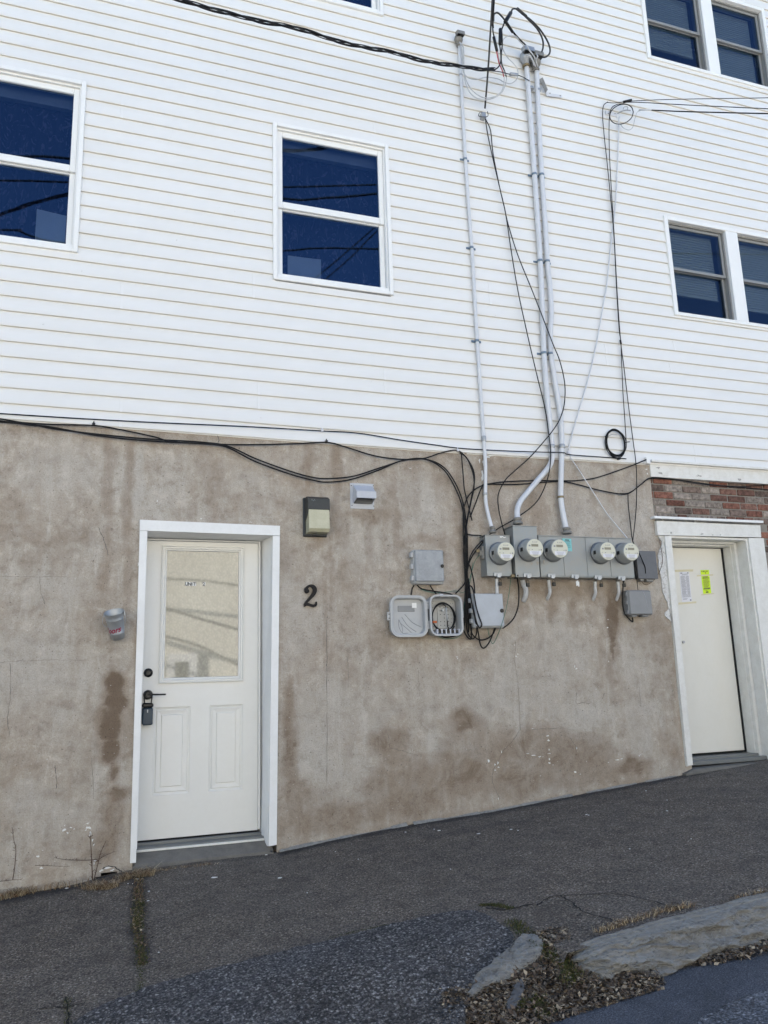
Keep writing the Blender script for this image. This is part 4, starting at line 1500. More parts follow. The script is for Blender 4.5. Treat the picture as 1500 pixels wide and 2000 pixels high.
# jamb linings: left, right and head, from the casing back to the slab
jb.box(.245, .262, .0205, .27, .46, 2.60, 0)
jb.prism([Vector((1.162, .0205, 2.60)), Vector((1.122, .0205, .40)), Vector((1.104, SL + .05, .47)), Vector((1.104, SL + .05, 2.60))], (.02, 0, 0))
jb.prism([Vector((.246, .0205, 2.578)), Vector((1.18, .0205, 2.576)), Vector((1.18, .27, 2.560)), Vector((.246, .27, 2.560))], (0, 0, .03))
part('door_jamb', jb, M['white_paint'], bld)
sb = MB()
sb.box(1.088, 1.103, SL - .016, SL + .06, .49, 2.559, 0, .002)
sb.box(.263, 1.087, SL - .016, SL + .06, 2.549, 2.5590, 0, .002)
part('door_stop', sb, M['door_white'], bld)


def wx(px, py, y): return W(px, py, y).x
def wz(px, py, y): return W(px, py, y).z


def door_slab():
    mb = MB()
    xa, xb, za, zb = .175, 1.086, LOW, 2.546
    gx0, gx1 = wx(313, 1200, SL), wx(476, 1200, SL)
    gz0, gz1 = wz(395, 1333, SL), wz(395, 1067, SL)
    pz0, pz1 = wz(380, 1548, SL), wz(380, 1379, SL)
    p1 = (wx(299, 1465, SL), wx(371, 1465, SL)); p2 = (wx(408, 1465, SL), wx(474, 1465, SL))
    holes = [(gx0, gx1, gz0, gz1), (p1[0], p1[1], pz0, pz1), (p2[0], p2[1], pz0, pz1)]
    X = sorted(set([xa, xb] + [q for h in holes for q in h[:2]])); Z = sorted(set([za, zb] + [q for h in holes for q in h[2:]]))
    for a_, b2 in zip(X, X[1:]):
        for c2, d2 in zip(Z, Z[1:]):
            xm, zm = (a_ + b2) / 2, (c2 + d2) / 2
            if any(h[0] < xm < h[1] and h[2] < zm < h[3] for h in holes): continue
            mb.poly([(a_, SL, c2), (b2, SL, c2), (b2, SL, d2), (a_, SL, d2)])
    mb.poly([(xb, SL, za), (xb, SL + .045, za), (xb, SL + .045, zb), (xb, SL, zb)])
    mb.poly([(xa, SL, za), (xa, SL + .045, za), (xb, SL + .045, za), (xb, SL, za)])
    # moulded raised panels
    for (x0, x1, z0, z1) in holes[1:]:
        rings = [(0, 0), (.006, .006), (.016, .010), (.022, .003), (.050, .0095), (.056, .002)]
        for (i0, d0), (i1, d1) in zip(rings, rings[1:]):
            A = [(x0 + i0, SL + d0, z0 + i0), (x1 - i0, SL + d0, z0 + i0), (x1 - i0, SL + d0, z1 - i0), (x0 + i0, SL + d0, z1 - i0)]
            B_ = [(x0 + i1, SL + d1, z0 + i1), (x1 - i1, SL + d1, z0 + i1), (x1 - i1, SL + d1, z1 - i1), (x0 + i1, SL + d1, z1 - i1)]
            for k in range(4):
                mb.poly([A[k], A[(k + 1) % 4], B_[(k + 1) % 4], B_[k]])
        i1, d1 = rings[-1]
        mb.poly([(x0 + i1, SL + d1, z0 + i1), (x1 - i1, SL + d1, z0 + i1), (x1 - i1, SL + d1, z1 - i1), (x0 + i1, SL + d1, z1 - i1)])
    return mb, holes[0]


dm, gl_h = door_slab()
door1 = part('door', dm, M['door_white'], bld, 'white half-glazed door with two raised panels')
gf = MB()
x0, x1, z0, z1 = gl_h
rings = [(0, 0.0), (0, -.012), (.008, -.016), (.012, -.010), (.022, -.012), (.028, -.004), (.036, -.002), (.040, .012)]
for (i0, d0), (i1, d1) in zip(rings, rings[1:]):
    A = [(x0 + i0, SL + d0, z0 + i0), (x1 - i0, SL + d0, z0 + i0), (x1 - i0, SL + d0, z1 - i0), (x0 + i0, SL + d0, z1 - i0)]
    B_ = [(x0 + i1, SL + d1, z0 + i1), (x1 - i1, SL + d1, z0 + i1), (x1 - i1, SL + d1, z1 - i1), (x0 + i1, SL + d1, z1 - i1)]
    for k in range(4): gf.poly([A[k], A[(k + 1) % 4], B_[(k + 1) % 4], B_[k]])
part('glazing_frame', gf, M['door_white'], door1)
gp_ = MB()
gp_.box(x0 + .03, x1 - .03, SL + .010, SL + .014, z0 + .03, z1 - .03)
part('privacy_glass', gp_, M['stipple'], door1)


def text_mesh(s, size, loc, rot, mat, ext=.0006, shear=0.0, name='text', sx=1.0, bold=0.0):
    cu = bpy.data.curves.new(name, 'FONT')
    cu.body = s
    cu.size = size
    cu.extrude = ext
    cu.shear = shear
    cu.offset = bold
    cu.resolution_u = 3
    o = bpy.data.objects.new(name, cu)
    C.objects.link(o)
    dg = bpy.context.evaluated_depsgraph_get()
    me = bpy.data.meshes.new_from_object(o.evaluated_get(dg))
    C.objects.unlink(o)
    bpy.data.objects.remove(o)
    mb = MB()
    me.transform(Matrix.Translation(Vector(loc)) @ rot @ Matrix.Scale(sx, 4, (1, 0, 0)))
    mb.v = [tuple(v.co) for v in me.vertices]
    for p in me.polygons: mb.face(list(p.vertices))
    return mb


FACE = Matrix.Rotation(math.radians(90), 4, 'X')      # text facing -y
yl = SL + .0085
tiles = [('U', 364), ('N', 369.6), ('I', 375), ('T', 380.4), ('2', 398.6)]
for ch, px in tiles:
    lt = MB()
    c = W(px, 1140.5, yl)
    lt.box(c.x - .0095, c.x + .0095, yl, SL + .0095, c.z - .0145, c.z + .0145, 1)
    tm = text_mesh(ch, .034, (c.x - (.0045 if ch == 'I' else .0105), yl - .0008, c.z - .0118), FACE, None, .0004, bold=.0012)
    n0 = len(lt.v)
    lt.v += tm.v
    for f_ in tm.f: lt.face([i + n0 for i in f_], 0)
    part('letter_tile', lt, [M['ink'], M['sticker_white']], door1)
# hardware
db = MB()
c = W(289.5, 1314, SL)
db.lathe((c.x, SL, c.z), (0, -1, 0), [(0, .031), (.010, .031), (.016, .027), (.018, .018), (.024, .016)], 24)
part('deadbolt', db, M['hw_black'], door1)
hn = MB()
c = W(289, 1357, SL)
hn.lathe((c.x, SL, c.z), (0, -1, 0), [(0, .033), (.008, .033), (.014, .026), (.05, .016), (.056, .018), (.066, .018)], 24)
hn.tube(cr([(c.x, SL - .058, c.z + .002), (c.x + .02, SL - .060, c.z + .002), (c.x + .06, SL - .058, c.z), (c.x + .118, SL - .052, c.z - .001)], 5), [.009] * 6 + [.006] * 5 + [.0055] * 5, 8)
part('handle', hn, M['hw_black'], door1)
th = MB()
ta = wz(390, 1634, SL - .01)
th.box(.262, 1.12, SL - .02, SL + .06, LOW - .055, LOW - .012, 0, .003)
th.box(.262, 1.115, .100, SL - .0205, LOW - .060, LOW - .030, 0, .004)
part('threshold', th, M['threshold'], bld)
tw = MB()
tw.box(.262, 1.113, .086, .0995, LOW - .056, LOW - .042, 0, .002)
part('threshold_strip', tw, M['old_paint'], bld)
sw_ = MB(); sw_.box(.262, 1.087, SL - .004, SL + .04, LOW - .0115, LOW - .0005)
part('door_sweep', sw_, M['void'], bld)
# concrete step under the threshold
stp = MB()
stp.prism([Vector((.235, -.03, .22)), Vector((1.16, -.03, .24)), Vector((1.16, -.02, .362)), Vector((1.13, -.01, .372)), Vector((.262, -.01, .375)), Vector((.235, -.02, .36))], (0, .09, 0))
stp.prism([Vector((.235, .085, .24)), Vector((1.18, .085, .24)), Vector((1.18, .085, .428)), Vector((.235, .085, .426))], (0, .16, 0))
n0 = len(stp.v)
stp.v += [(.235, -.01, .372), (1.16, -.01, .372), (1.16, .087, .428), (.235, .087, .426)]
stp.face([n0, n0 + 1, n0 + 2, n0 + 3])
part('door_step', stp, M['concrete'], bld)

# key lockbox hanging on the handle
c = W(289, 1357, SL)
lbx = thing('key_lockbox', (c.x, SL - .03, c.z - .05), 'blue-black key lockbox hanging from the lever handle of the left door', 'lockbox')
b1 = MB()
pA, pB = W(289, 1378, SL - .03), W(286, 1414, SL - .03)
b1.box(c.x - .037, c.x + .034, SL - .058, SL - .014, c.z - .205, c.z - .088, 0, .008)
part('lockbox_body', b1, M['lockbox'], lbx)
b2_ = MB()
b2_.box(c.x - .040, c.x + .036, SL - .063, SL - .010, c.z - .087, c.z - .055, 0, .010)
part('lockbox_cap', b2_, M['hw_black'], lbx)
b3 = MB()
b3.tube(cr([(c.x - .022, SL - .036, c.z - .06), (c.x - .025, SL - .036, c.z - .01), (c.x, SL - .036, c.z + .024), (c.x + .024, SL - .036, c.z - .01), (c.x + .021, SL - .036, c.z - .06)], 6), .0045, 8)
part('shackle', b3, M['hw_black'], lbx)
b4 = MB(); b4.box(c.x - .006, c.x + .001, SL - .0605, SL - .0575, c.z - .120, c.z - .100, 0, .0008)
part('dial_slot', b4, M['galv'], lbx)

# ------------------------------------------------------------------ right door
S2 = .255
f2 = MB()
quadbox(f2, [(1282, 1017), (1485, 1026), (1487, 1049.5), (1285, 1045)], -.030, .03)
part('door_header', f2, M['old_paint'], bld, 'white header board of the right door with knot marks')
f2b = MB()
quadbox(f2b, [(1278, 1007.5), (1491, 1017), (1491, 1021.5), (1278, 1012)], -.055, .03)
part('header_cap', f2b, M['white_paint'], bld)
f2 = MB()
quadbox(f2, [(1298.5, 1046.5), (1311, 1047), (1353.5, 1494), (1343, 1496)], -.028, .03)
f2.prism([Vector((5.612, -.026, 2.680)), Vector((5.790, -.026, 2.684)), Vector((5.790, -.026, .71)), Vector((5.612, -.026, .70))][::-1], (0, .05, 0))
part('door_frame', f2, M['old_paint'], bld, 'wide board casing of the right door')
j2 = MB()
j2.box(4.715, 4.735, .031, .33, .70, 2.66)
j2.box(5.592, 5.613, -.010, .33, .70, 2.678)
j2.box(5.560, 5.5915, .110, .33, .70, 2.655, 0, .002)
j2.box(5.552, 5.560, .150, .33, .70, 2.650, 0, .001)
j2.box(4.736, 5.5915, -.010, .33, 2.660, 2.678)
j2.box(4.736, 5.5595, .100, .33, 2.640, 2.6595, 0, .002)
j2.box(4.736, 5.552, .150, .33, 2.628, 2.6395, 0, .001)
part('door_jamb', j2, M['old_paint'], bld)
k2_ = MB()
for px, py, rx, ry in [(1289.5, 1017, 2, 3), (1307, 1017, 3, 2), (1353, 1019, 5, 2.5), (1403, 1020, 3, 2), (1307, 1042, 4, 3), (1366, 1044, 4, 2), (1387, 1046, 2, 1.5), (1402, 1046, 2, 1.5)]:
    fleck(k2_, px, py, rx, ry, 9, -.0325)
split_part('knot_mark', k2_, simple('knot_b', (.46, .45, .41), .6, dirt=.9, dscale=120, dcol=(.3, .29, .26)), bld)
s2 = MB()
d2x0, d2x1, d2z0, d2z1 = 4.66, 5.534, .775, 2.622
s2.box(d2x0, d2x1, S2, S2 + .045, d2z0, d2z1, 0, .002)
door2 = part('door', s2, M['door_cream'], bld, 'plain flush cream door with two taped notices')
gs = MB()
gs.box(d2x1 + .0005, 5.556, S2 - .006, S2 + .05, .76, 2.632)
gs.box(d2x0, d2x1, S2 - .002, S2 + .05, 2.6225, 2.632)
gs.box(d2x0, d2x1, S2 - .004, S2 + .05, .762, .7745)
part('weather_seal', gs, M['hw_black'], bld)
kh = MB(); c = W(1334, 1254, S2); kh.lathe((c.x, S2, c.z), (0, -1, 0), [(0, .013), (.012, .013)], 12)
part('lock_stub', kh, M['galv'], door2)
t2 = MB()
t2.box(4.70, 5.59, .12, S2 + .06, .715, .755, 0, .003)
t2.box(4.70, 5.60, .06, .119, .700, .735, 0, .003)
part('threshold', t2, M['threshold'], bld)
st2 = MB()
st2.prism([Vector((4.62, -.06, .52)), Vector((9.9, -.06, .9)), Vector((9.9, -.03, .98)), Vector((5.9, -.03, .70)), Vector((4.72, -.03, .685)), Vector((4.62, -.05, .655))], (0, .22, 0))
part('door_step', st2, M['concrete'], bld)


def notice(name, corners, mat, label, lines, tapes):
    y = S2 - .0015
    P_ = [W(px, py, y) for px, py in corners]      # tl,tr,br,bl
    t_ = thing(name, P_[0].lerp(P_[2], .5), label, 'notice')
    mb = MB()
    mb.prism([P_[0], P_[3], P_[2], P_[1]], (0, .0008, 0))
    part('sheet', mb, mat, t_)
    ln = MB()

    def uv(u, v):
        return (P_[0].lerp(P_[1], u)).lerp(P_[3].lerp(P_[2], u), v) + Vector((0, -.0006, 0))
    for (u0, u1, v0, v1) in lines:
        ln.poly([uv(u0, v0), uv(u0, v1), uv(u1, v1), uv(u1, v0)])
    part('print', ln, M['ink_soft'] if mat is M['paper'] else M['ink'], t_)
    if tapes:
        tp = MB()
        for (pa, pb, pc, pd) in tapes:
            Q = [W(px, py, y - .0012) for px, py in (pa, pb, pc, pd)]
            tp.poly([Q[0], Q[3], Q[2], Q[1]])
        part('tape', tp, M['tape'], t_)
    return t_


random.seed(3)
ls = [(.10, .30, .03, .06), (.80, .93, .03, .07), (.25, .8, .075, .09), (.2, .85, .11, .12)]
v = .15
while v < .86:
    k = random.random()
    if k < .6: ls += [(.08, random.uniform(.45, .6), v, v + .010), (.62, .92, v, v + .010)]
    else: ls += [(.08, .92, v, v + .008)]
    v += .021
ls += [(.1, .6, .89, .90), (.1, .5, .915, .925), (.80, .95, .93, .975)]
notice('printed_notice', [(1326.5, 1117), (1345.5, 1116), (1351.5, 1174.5), (1332.5, 1176)], M['paper'], 'white printed notice taped to the cream door', ls,
       [((1318, 1113), (1354, 1112), (1354, 1116), (1318, 1117)), ((1325, 1177), (1360, 1174.5), (1360, 1178), (1325, 1181))])
ls = [(.1, .2, .03, .08), (.28, .38, .03, .08), (.45, .52, .03, .08), (.6, .7, .03, .08), (.78, .84, .03, .08), (.5, .62, .1, .14), (.15, .8, .27, .30), (.12, .92, .32, .35)]
v = .385
while v < .74:
    ls.append((.15, random.uniform(.7, .92), v, v + .012)); v += .028
ls += [(.1, .92, .745, .785), (.15, .85, .81, .82), (.42, .52, .84, .86), (.33, .65, .88, .93)]
notice('green_notice', [(1368, 1113.5), (1384.5, 1113), (1389.5, 1160), (1374, 1162)], M['paper_lime'], 'fluorescent yellow-green door hanger taped to the cream door', ls,
       [((1361, 1123), (1393, 1121.5), (1393, 1124), (1361, 1126)), ((1370, 1160), (1395, 1158), (1395, 1160), (1370, 1163))])


# ------------------------------------------------------------------ things on the wall
random.seed(11)
# house number 2
c0 = W(594, 1185, -.02)
t_ = thing('house_number', W(606, 1166, -.012), 'black cast iron house number 2 on the stucco right of the door', 'house number')
hn2 = MB()
NP = lambda u, v: Vector((c0.x + u * .001, -.022, c0.z + v * .001))
# stroke of a slab-serif 2 drawn in millimetres, 105 wide, 165 high
cen = [((22, 118), 15), ((20, 132), 13), ((28, 146), 10), ((45, 156), 9), ((66, 154), 12), ((81, 140), 15), ((84, 120), 16), ((74, 96), 15), ((55, 72), 12), ((32, 48), 10), ((14, 28), 9), ((6, 12), 8)]
pc = cr([(u, 0, v) for (u, v), _ in cen], 5)
rr = cr([(w_, 0, 0) for _, w_ in cen], 5)
Lf, Rt = [], []
for i, p in enumerate(pc):
    tt = (pc[min(i + 1, len(pc) - 1)] - pc[max(i - 1, 0)]).normalized()
    nn = Vector((-tt.z, 0, tt.x))
    Lf.append(p + nn * rr[i].x * .95); Rt.append(p - nn * rr[i].x * .95)
for i in range(len(pc) - 1):
    q = [Lf[i], Lf[i + 1], Rt[i + 1], Rt[i]]
    hn2.prism([NP(a.x, a.z) for a in q], (0, .02, 0))
hn2.lathe(NP(24, 116) + Vector((0, .02, 0)), (0, -1, 0), [(0, .017), (.019, .017), (.0212, .012)], 16)
basep = [(0, 2), (6, 22), (20, 30), (36, 28), (52, 20), (70, 16), (84, 22), (90, 38), (100, 38), (98, 14), (90, 2), (74, -3), (56, 0), (36, 8), (20, 8), (8, 0)]
hn2.prism([NP(*p) + Vector((0, -.0006, 0)) for p in basep][::-1], (0, .02, 0))
part('numeral', hn2, M['iron'], t_)

# wall pack lamp
wl = thing('wall_lamp', W(617, 1010, 0), 'dark bronze wall pack lamp with prismatic glass lens beside the vent', 'lamp')
pa, pb = W(592, 975, -.02), W(640, 1049, -.02)
x0, x1, zt, zb = pa.x, pb.x - .004, W(600, 972, -.02).z, pb.z
bp_ = MB(); bp_.box(x0, x1, -.022, .0, zb, zt, 0, .006)
part('back_plate', bp_, M['bronze'], wl)
hd = MB()
dpt = .125
zg = zb + (zt - zb) * .60
hw0, hw1 = x0 + .014, x1 - .004
# hood: side profile extruded along x
prof = [(-.022, zt - .006), (-.075, zt - .004), (-dpt, zt - .030), (-dpt, zg + .012), (-.075, zg - .035), (-.022, zg - .060)]
hd.prism([Vector((hw0, y, z)) for y, z in prof], (hw1 - hw0, 0, 0))
part('hood', hd, M['bronze'], wl)
gl2 = MB()
pr2 = [(-.024, zg - .056), (-.075, zg - .0355), (-dpt + .004, zg + .0115), (-dpt - .002, zb + .045), (-dpt + .02, zb + .022), (-.024, zb + .018)]
gl2.prism([Vector((hw0 + .004, y, z)) for y, z in pr2], (hw1 - hw0 - .008, 0, 0))
part('lens', gl2, M['lamp_glass'], wl)
b5 = MB(); b5.box(hw0 + .05, hw1 - .08, -.05, -.0225, zb + .004, zb + .017, 0, .003)
part('latch', b5, M['bronze'], wl)
lg = MB()
c = W(612, 977.5, -.128)
lg.tube(cr([(c.x - .016, -.1262, c.z), (c.x - .010, -.1262, c.z + .011), (c.x, -.1262, c.z - .004), (c.x + .008, -.1262, c.z + .010), (c.x + .015, -.1262, c.z)], 5), .0012, 6)
part('cast_logo', lg, M['box_grey'], wl)

# dryer vent hood
vt = thing('wall_vent', W(708, 968, 0), 'light grey plastic louvred vent hood high on the stucco', 'vent')
a0, a1 = W(683.5, 943, -.006), W(731, 995, -.006)
vp = MB(); vp.box(a0.x, a1.x, -.008, .0, a1.z, a0.z, 0, .002)
part('flange', vp, M['vent_grey'], vt)
vh = MB()
xh0, xh1 = a0.x + .022, a1.x - .018
zt_, zb_ = a0.z - .014, a1.z + .040
d_ = .105
prf = [(-.008, zt_), (-d_, zt_ - .075), (-d_ - .004, zb_ + .028), (-d_ + .001, zb_ + .022)]
# open-bottomed hood from thin walls
vh.prism([Vector((xh0, y, z)) for y, z in [(-.008, zt_), (-d_, zt_ - .075), (-d_ - .004, zb_ + .028), (-.008, zb_)]], (.003, 0, 0))
vh.prism([Vector((xh1 - .003, y, z)) for y, z in [(-.008, zt_), (-d_, zt_ - .075), (-d_ - .004, zb_ + .028), (-.008, zb_)]], (.003, 0, 0))
vh.prism([Vector((xh0 + .0035, y, z)) for y, z in [(-.008, zt_ - .001), (-d_, zt_ - .0755), (-d_, zt_ - .079), (-.008, zt_ - .005)]], (xh1 - xh0 - .007, 0, 0))
vh.box(xh0 - .002, xh1 + .002, -d_ - .006, -d_ - .0035, zb_ + .024, zt_ - .072)
part('hood', vh, M['vent_grey'], vt)
vd = MB(); vd.box(xh0 + .006, xh1 - .006, -.030, -.0085, zb_ - .0, zb_ + .05, 0, .002)
part('damper', vd, M['box_dark'], vt)
vs_ = MB()
for px, py in ((686, 948.5), (687.5, 987), (729, 949), (730, 988.5)):
    c = W(px, py, -.008); vs_.lathe((c.x, -.008, c.z), (0, -1, 0), [(0, .004), (.002, .004)], 8)
split_part('screw', vs_, M['ink'], vt)

# small tin bucket hung on the wall
bc = W(221, 1211, -.055)
bt_ = thing('tin_bucket', bc, 'small galvanised tin bucket with red script lettering hung left of the door', 'bucket')
axis = Vector((.20, .44, -1)).normalized()
top = W(222.5, 1195, -.125)
bb = MB()
H_ = .190
bb.lathe(top, axis, [(0, .066), (.004, .0675), (.007, .064), (.045, .0585), (.047, .0600), (.050, .0580), (.142, .0485), (.144, .0500), (.147, .0482), (H_, .0415), (H_, .039)], 32, 0, False, True)
bb.lathe(top, axis, [(.001, .0655), (.007, .062), (H_ - .006, .0395)], 32, 0, False, True)
part('pail', bb, M['tin'], bt_)
# lettering wrapped around the pail
u0 = axis.orthogonal()
front = Vector((-.30, -1, 0)); front = (front - axis * front.dot(axis)).normalized()
rightv = axis.cross(front) * -1
if rightv.x < 0: rightv = -rightv
tm = text_mesh('Coors', .056, (0, 0, 0), Matrix.Identity(4), None, .0003, .35, sx=.9, bold=.0012)
lb = MB()
wdt = max(v[0] for v in tm.v)
vv = []
for (x, y, z_) in tm.v:
    h = .135 - y + (x - wdt / 2) * -.12
    r_ = interp(h, [(.05, .058), (.142, .0485)]) + .0012 + z_
    ang = (x - wdt * .66) / .053
    vv.append(tuple(top + axis * h + (front * math.cos(ang) + rightv * math.sin(ang)) * r_))
lb.v = vv
for f_ in tm.f: lb.face(f_)
part('lettering', lb, M['script_red'], bt_)
er = MB()
for s_ in (-1, 1):
    e0 = top + axis * .018 + rightv * s_ * .064
    er.prism([e0 + Vector((0, -.008, .014)), e0 + Vector((0, -.008, -.012)), e0 + Vector((0, .008, -.012)), e0 + Vector((0, .008, .014))], Vector((s_ * .006, 0, 0)))
part('ears', er, M['tin'], bt_)
hl = MB()
pl_, pr_ = top + axis * .018 - rightv * .072, top + axis * .018 + rightv * .072
hl.tube(cr([pl_, pl_ + Vector((-.004, .012, -.05)), pl_ + Vector((.02, .02, -.075)), pl_.lerp(pr_, .5) + Vector((0, .055, -.07)), pr_ + Vector((-.01, .03, -.07)), pr_ + Vector((.004, .01, -.05)), pr_], 6), .0016, 6)
part('bail_handle', hl, M['galv'], bt_)


# electric meters and boxes -------------------------------------------------
def meter(root, cx, cz, yf):
    m_ = MB()
    m_.lathe((cx, yf, cz), (0, -1, 0), [(0, .094), (.012, .094), (.016, .091), (.018, .086)], 36)
    ring = part('meter', m_, M['meter_ring'], root)
    b_1 = MB()
    b_1.lathe((cx, yf - .016, cz), (0, -1, 0), [(0, .085), (.018, .086), (.022, .083), (.075, .080), (.092, .078), (.098, .075), (.0985, .070)], 36, 0, False, True)
    part('meter_cover', b_1, M['meter_body'], ring)
    fc = MB(); fc.lathe((cx, yf - .1146, cz), (0, -1, 0), [(0, .0735), (.0015, .0735), (.002, .072)], 36)
    part('meter_face', fc, M['meter_face'], ring)
    y = yf - .1172
    dp = MB(); dp.box(cx - .032, cx + .030, y, y + .002, cz + .012, cz + .032)
    part('display', dp, M['lcd'], ring)
    ik = MB()
    def bx(x0, x1, z0, z1): ik.box(cx + x0, cx + x1, y - .0004, y + .002, cz + z0, cz + z1)
    bx(-.056, -.040, .013, .026); bx(-.030, -.022, -.016, -.010); bx(-.060, -.053, -.014, -.009); bx(.032, .041, -.016, -.011); bx(.050, .060, -.018, -.008)
    bx(-.024, .022, .046, .0475); bx(-.02, -.014, .049, .054); bx(.0, .004, .049, .054); bx(.018, .022, .049, .054); bx(.012, .016, .049, .054)
    for i in range(6): bx(-.034 + .003 * i, .034 - .003 * i, -.028 - .0068 * i - .002, -.028 - .0068 * i)
    part('dial_marks', ik, M['ink_soft'], ring)
    wl_ = MB(); wl_.box(cx - .050, cx + .050, y - .0002, y + .0018, cz - .052, cz - .022)
    part('rating_plate', wl_, M['paper'], ring)
    sb_ = MB(); sb_.box(cx - .0865, cx - .074, yf - .062, yf - .034, cz - .018, cz + .012)
    part('optical_port', sb_, M['hw_black'], ring)


def latch(mb, px, py, y):
    c = W(px, py, y)
    mb.box(c.x - .035, c.x + .035, y - .007, y, c.z - .012, c.z + .018, 0, .002)
    mb.box(c.x - .012, c.x + .018, y - .020, y - .0072, c.z - .022, c.z + .008, 0, .002)


def padlock(mb, px, py, y, mat=0):
    c = W(px, py, y)
    mb.tube(cr([(c.x - .010, y, c.z + .008), (c.x - .010, y, c.z + .026), (c.x, y, c.z + .034), (c.x + .010, y, c.z + .026), (c.x + .010, y, c.z + .008)], 4), .0022, 6, mat)
    mb.box(c.x - .014, c.x + .014, y - .008, y + .008, c.z - .020, c.z + .010, mat, .003)


def enclosure(mb, tl, tr, br, bl, depth, bev=.004, mat=0, rim=True):
    """box with its front face at y=-depth"""
    A, B_, Cc, D_ = [W(*p, -depth) for p in (tl, tr, br, bl)]
    x0, x1 = (A.x + D_.x) / 2, (B_.x + Cc.x) / 2
    z1, z0 = (A.z + B_.z) / 2, (D_.z + Cc.z) / 2
    mb.box(x0, x1, -depth, -.002, z0, z1, mat, bev)
    return x0, x1, z0, z1


# single meter box
mA = thing('meter_box', W(972, 1085, 0), 'grey electric meter box with one meter, leftmost of the meter boxes', 'electric meter', 'electric meter boxes on the stucco')
e = MB(); bA = enclosure(e, (948, 1046), (994, 1048.5), (999.6, 1124.7), (952, 1124), .115)
x0, x1, z0, z1 = bA
part('enclosure', e, M['box_grey'], mA)
cvv = MB(); cvv.box(x0 - .004, x1 + .004, -.1195, -.1155, z0 - .004, z1 + .003, 0, .002)
cvv.box(x0 - .006, x1 + .006, -.124, -.002, z1 + .0035, z1 + .008, 0)
part('cover', cvv, M['box_grey'], mA)
c = W(975.4, 1081.5, -.12); meter(mA, c.x, c.z, -.1197)
l_ = MB(); latch(l_, 972, 1123, -.124); part('latch', l_, M['galv'], mA)
l_ = MB(); padlock(l_, 977, 1139, -.10); part('padlock', l_, M['hw_black'], mA)
l_ = MB(); fleck(l_, 966, 1053.5, 7, 2.2, 12, -.1215); fleck(l_, 973, 1054.5, 5, 1.6, 10, -.1215); split_part('torn_sticker', l_, M['sticker_white'], mA)
l_ = MB()
c = W(945, 1080, -.07)
l_.box(x0 - .020, x0 - .002, -.09, -.05, c.z - .05, c.z + .05, 0, .003); l_.box(x0 - .034, x0 - .020, -.075, -.065, c.z - .02, c.z + .02)
part('side_hasp', l_, M['fitting'], mA)
l_ = MB(); c = W(934, 1076, -.06); l_.box(c.x - .018, c.x + .012, -.066, -.06, c.z - .012, c.z + .012); part('seal_tag', l_, M['brass'], mA)

# tall meter box
mB = thing('meter_box', W(1030, 1080, 0), 'tall grey meter box with one meter and scuffed lower cover, second from left', 'electric meter', 'electric meter boxes on the stucco')
e = MB(); bB = enclosure(e, (1001.4, 1028), (1046, 1029.5), (1055, 1128), (1008, 1125), .150)
x0, x1, z0, z1 = bB
part('enclosure', e, M['box_grey'], mB)
cvv = MB()
zs_ = z1 - (z1 - z0) * .34
cvv.box(x0 - .003, x1 + .003, -.1545, -.1505, z0 - .004, z1 + .002, 0, .002)
cvv.box(x0 - .006, x1 + .006, -.158, -.002, z1 + .0025, z1 + .007)
part('cover', cvv, M['box_grey'], mB)
c = W(1031, 1075, -.155); meter(mB, c.x, c.z, -.1547)
l_ = MB(); latch(l_, 1030, 1124.5, -.159); part('latch', l_, M['galv'], mB)
l_ = MB(); padlock(l_, 1031, 1141, -.13); part('padlock', l_, M['hw_black'], mB)
l_ = MB(); fleck(l_, 1032, 1104, 4, 9, 14, -.1558); fleck(l_, 1043, 1103, 3, 6, 12, -.1558); fleck(l_, 1020, 1106, 3, 5, 12, -.1558)
split_part('scuff_mark', l_, simple('scuffed_metal', (.33, .325, .30), .6, .1, dirt=.8, dscale=70, dcol=(.24, .2, .16)), mB)

# meter bank with four covers
mC = thing('meter_bank', W(1145, 1090, 0), 'long grey meter bank with three meters and a teal sticker', 'electric meter')
e = MB(); bC = enclosure(e, (1050, 1045.5), (1232, 1053), (1239, 1130), (1057, 1127), .120)
x0, x1, z0, z1 = bC
part('enclosure', e, M['box_grey'], mC)
seams = [x0 - .003] + [W(p, 1090, -.12).x for p in (1100, 1145, 1190.5)] + [x1 + .003]
for i in range(4):
    cvv = MB(); cvv.box(seams[i] + .002, seams[i + 1] - .002, -.1245, -.1205, z0 + .010, z1 - .004, 0, .002)
    part('cover', cvv, M['box_grey'], mC)
tp = MB(); tp.box(x0 - .006, x1 + .006, -.130, -.002, z1 - .003, z1 + .004)
part('rain_lip', tp, M['box_grey'], mC)
for px, py in ((1079, 1076), (1171.7, 1080.7), (1217, 1081.5)):
    c = W(px, py, -.125); meter(mC, c.x, c.z, -.1247)
for px, py in ((1077, 1125), (1123, 1126.5), (1168, 1128), (1214, 1129.5)):
    l_ = MB(); latch(l_, px, py, -.129)
    part('latch', l_, M['galv'], mC)
for px, py in ((1082, 1140), (1174.5, 1142), (1219, 1142)):
    l_ = MB(); padlock(l_, px, py, -.11); part('padlock', l_, M['hw_black'], mC)
l_ = MB()
c = W(1127, 1134, -.12)
for dx, dz in ((-.008, 0), (.004, .006), (.012, -.004)): l_.box(c.x + dx - .006, c.x + dx + .006, -.125 + dx * .2, -.122 + dx * .2, c.z - .045 + dz, c.z - .005 + dz, 0, .001)
split_part('seal_tag', l_, M['sticker_white'], mC)
y = -.1252
Pq = [W(px, py, y) for px, py in ((1097.5, 1051.5), (1115.5, 1052.5), (1117.5, 1077), (1106, 1076))]
l_ = MB(); l_.prism([Pq[0], Pq[3], Pq[2], Pq[1]], (0, .0006, 0)); stk = part('sticker', l_, M['sticker_teal'], mC)
l_ = MB()
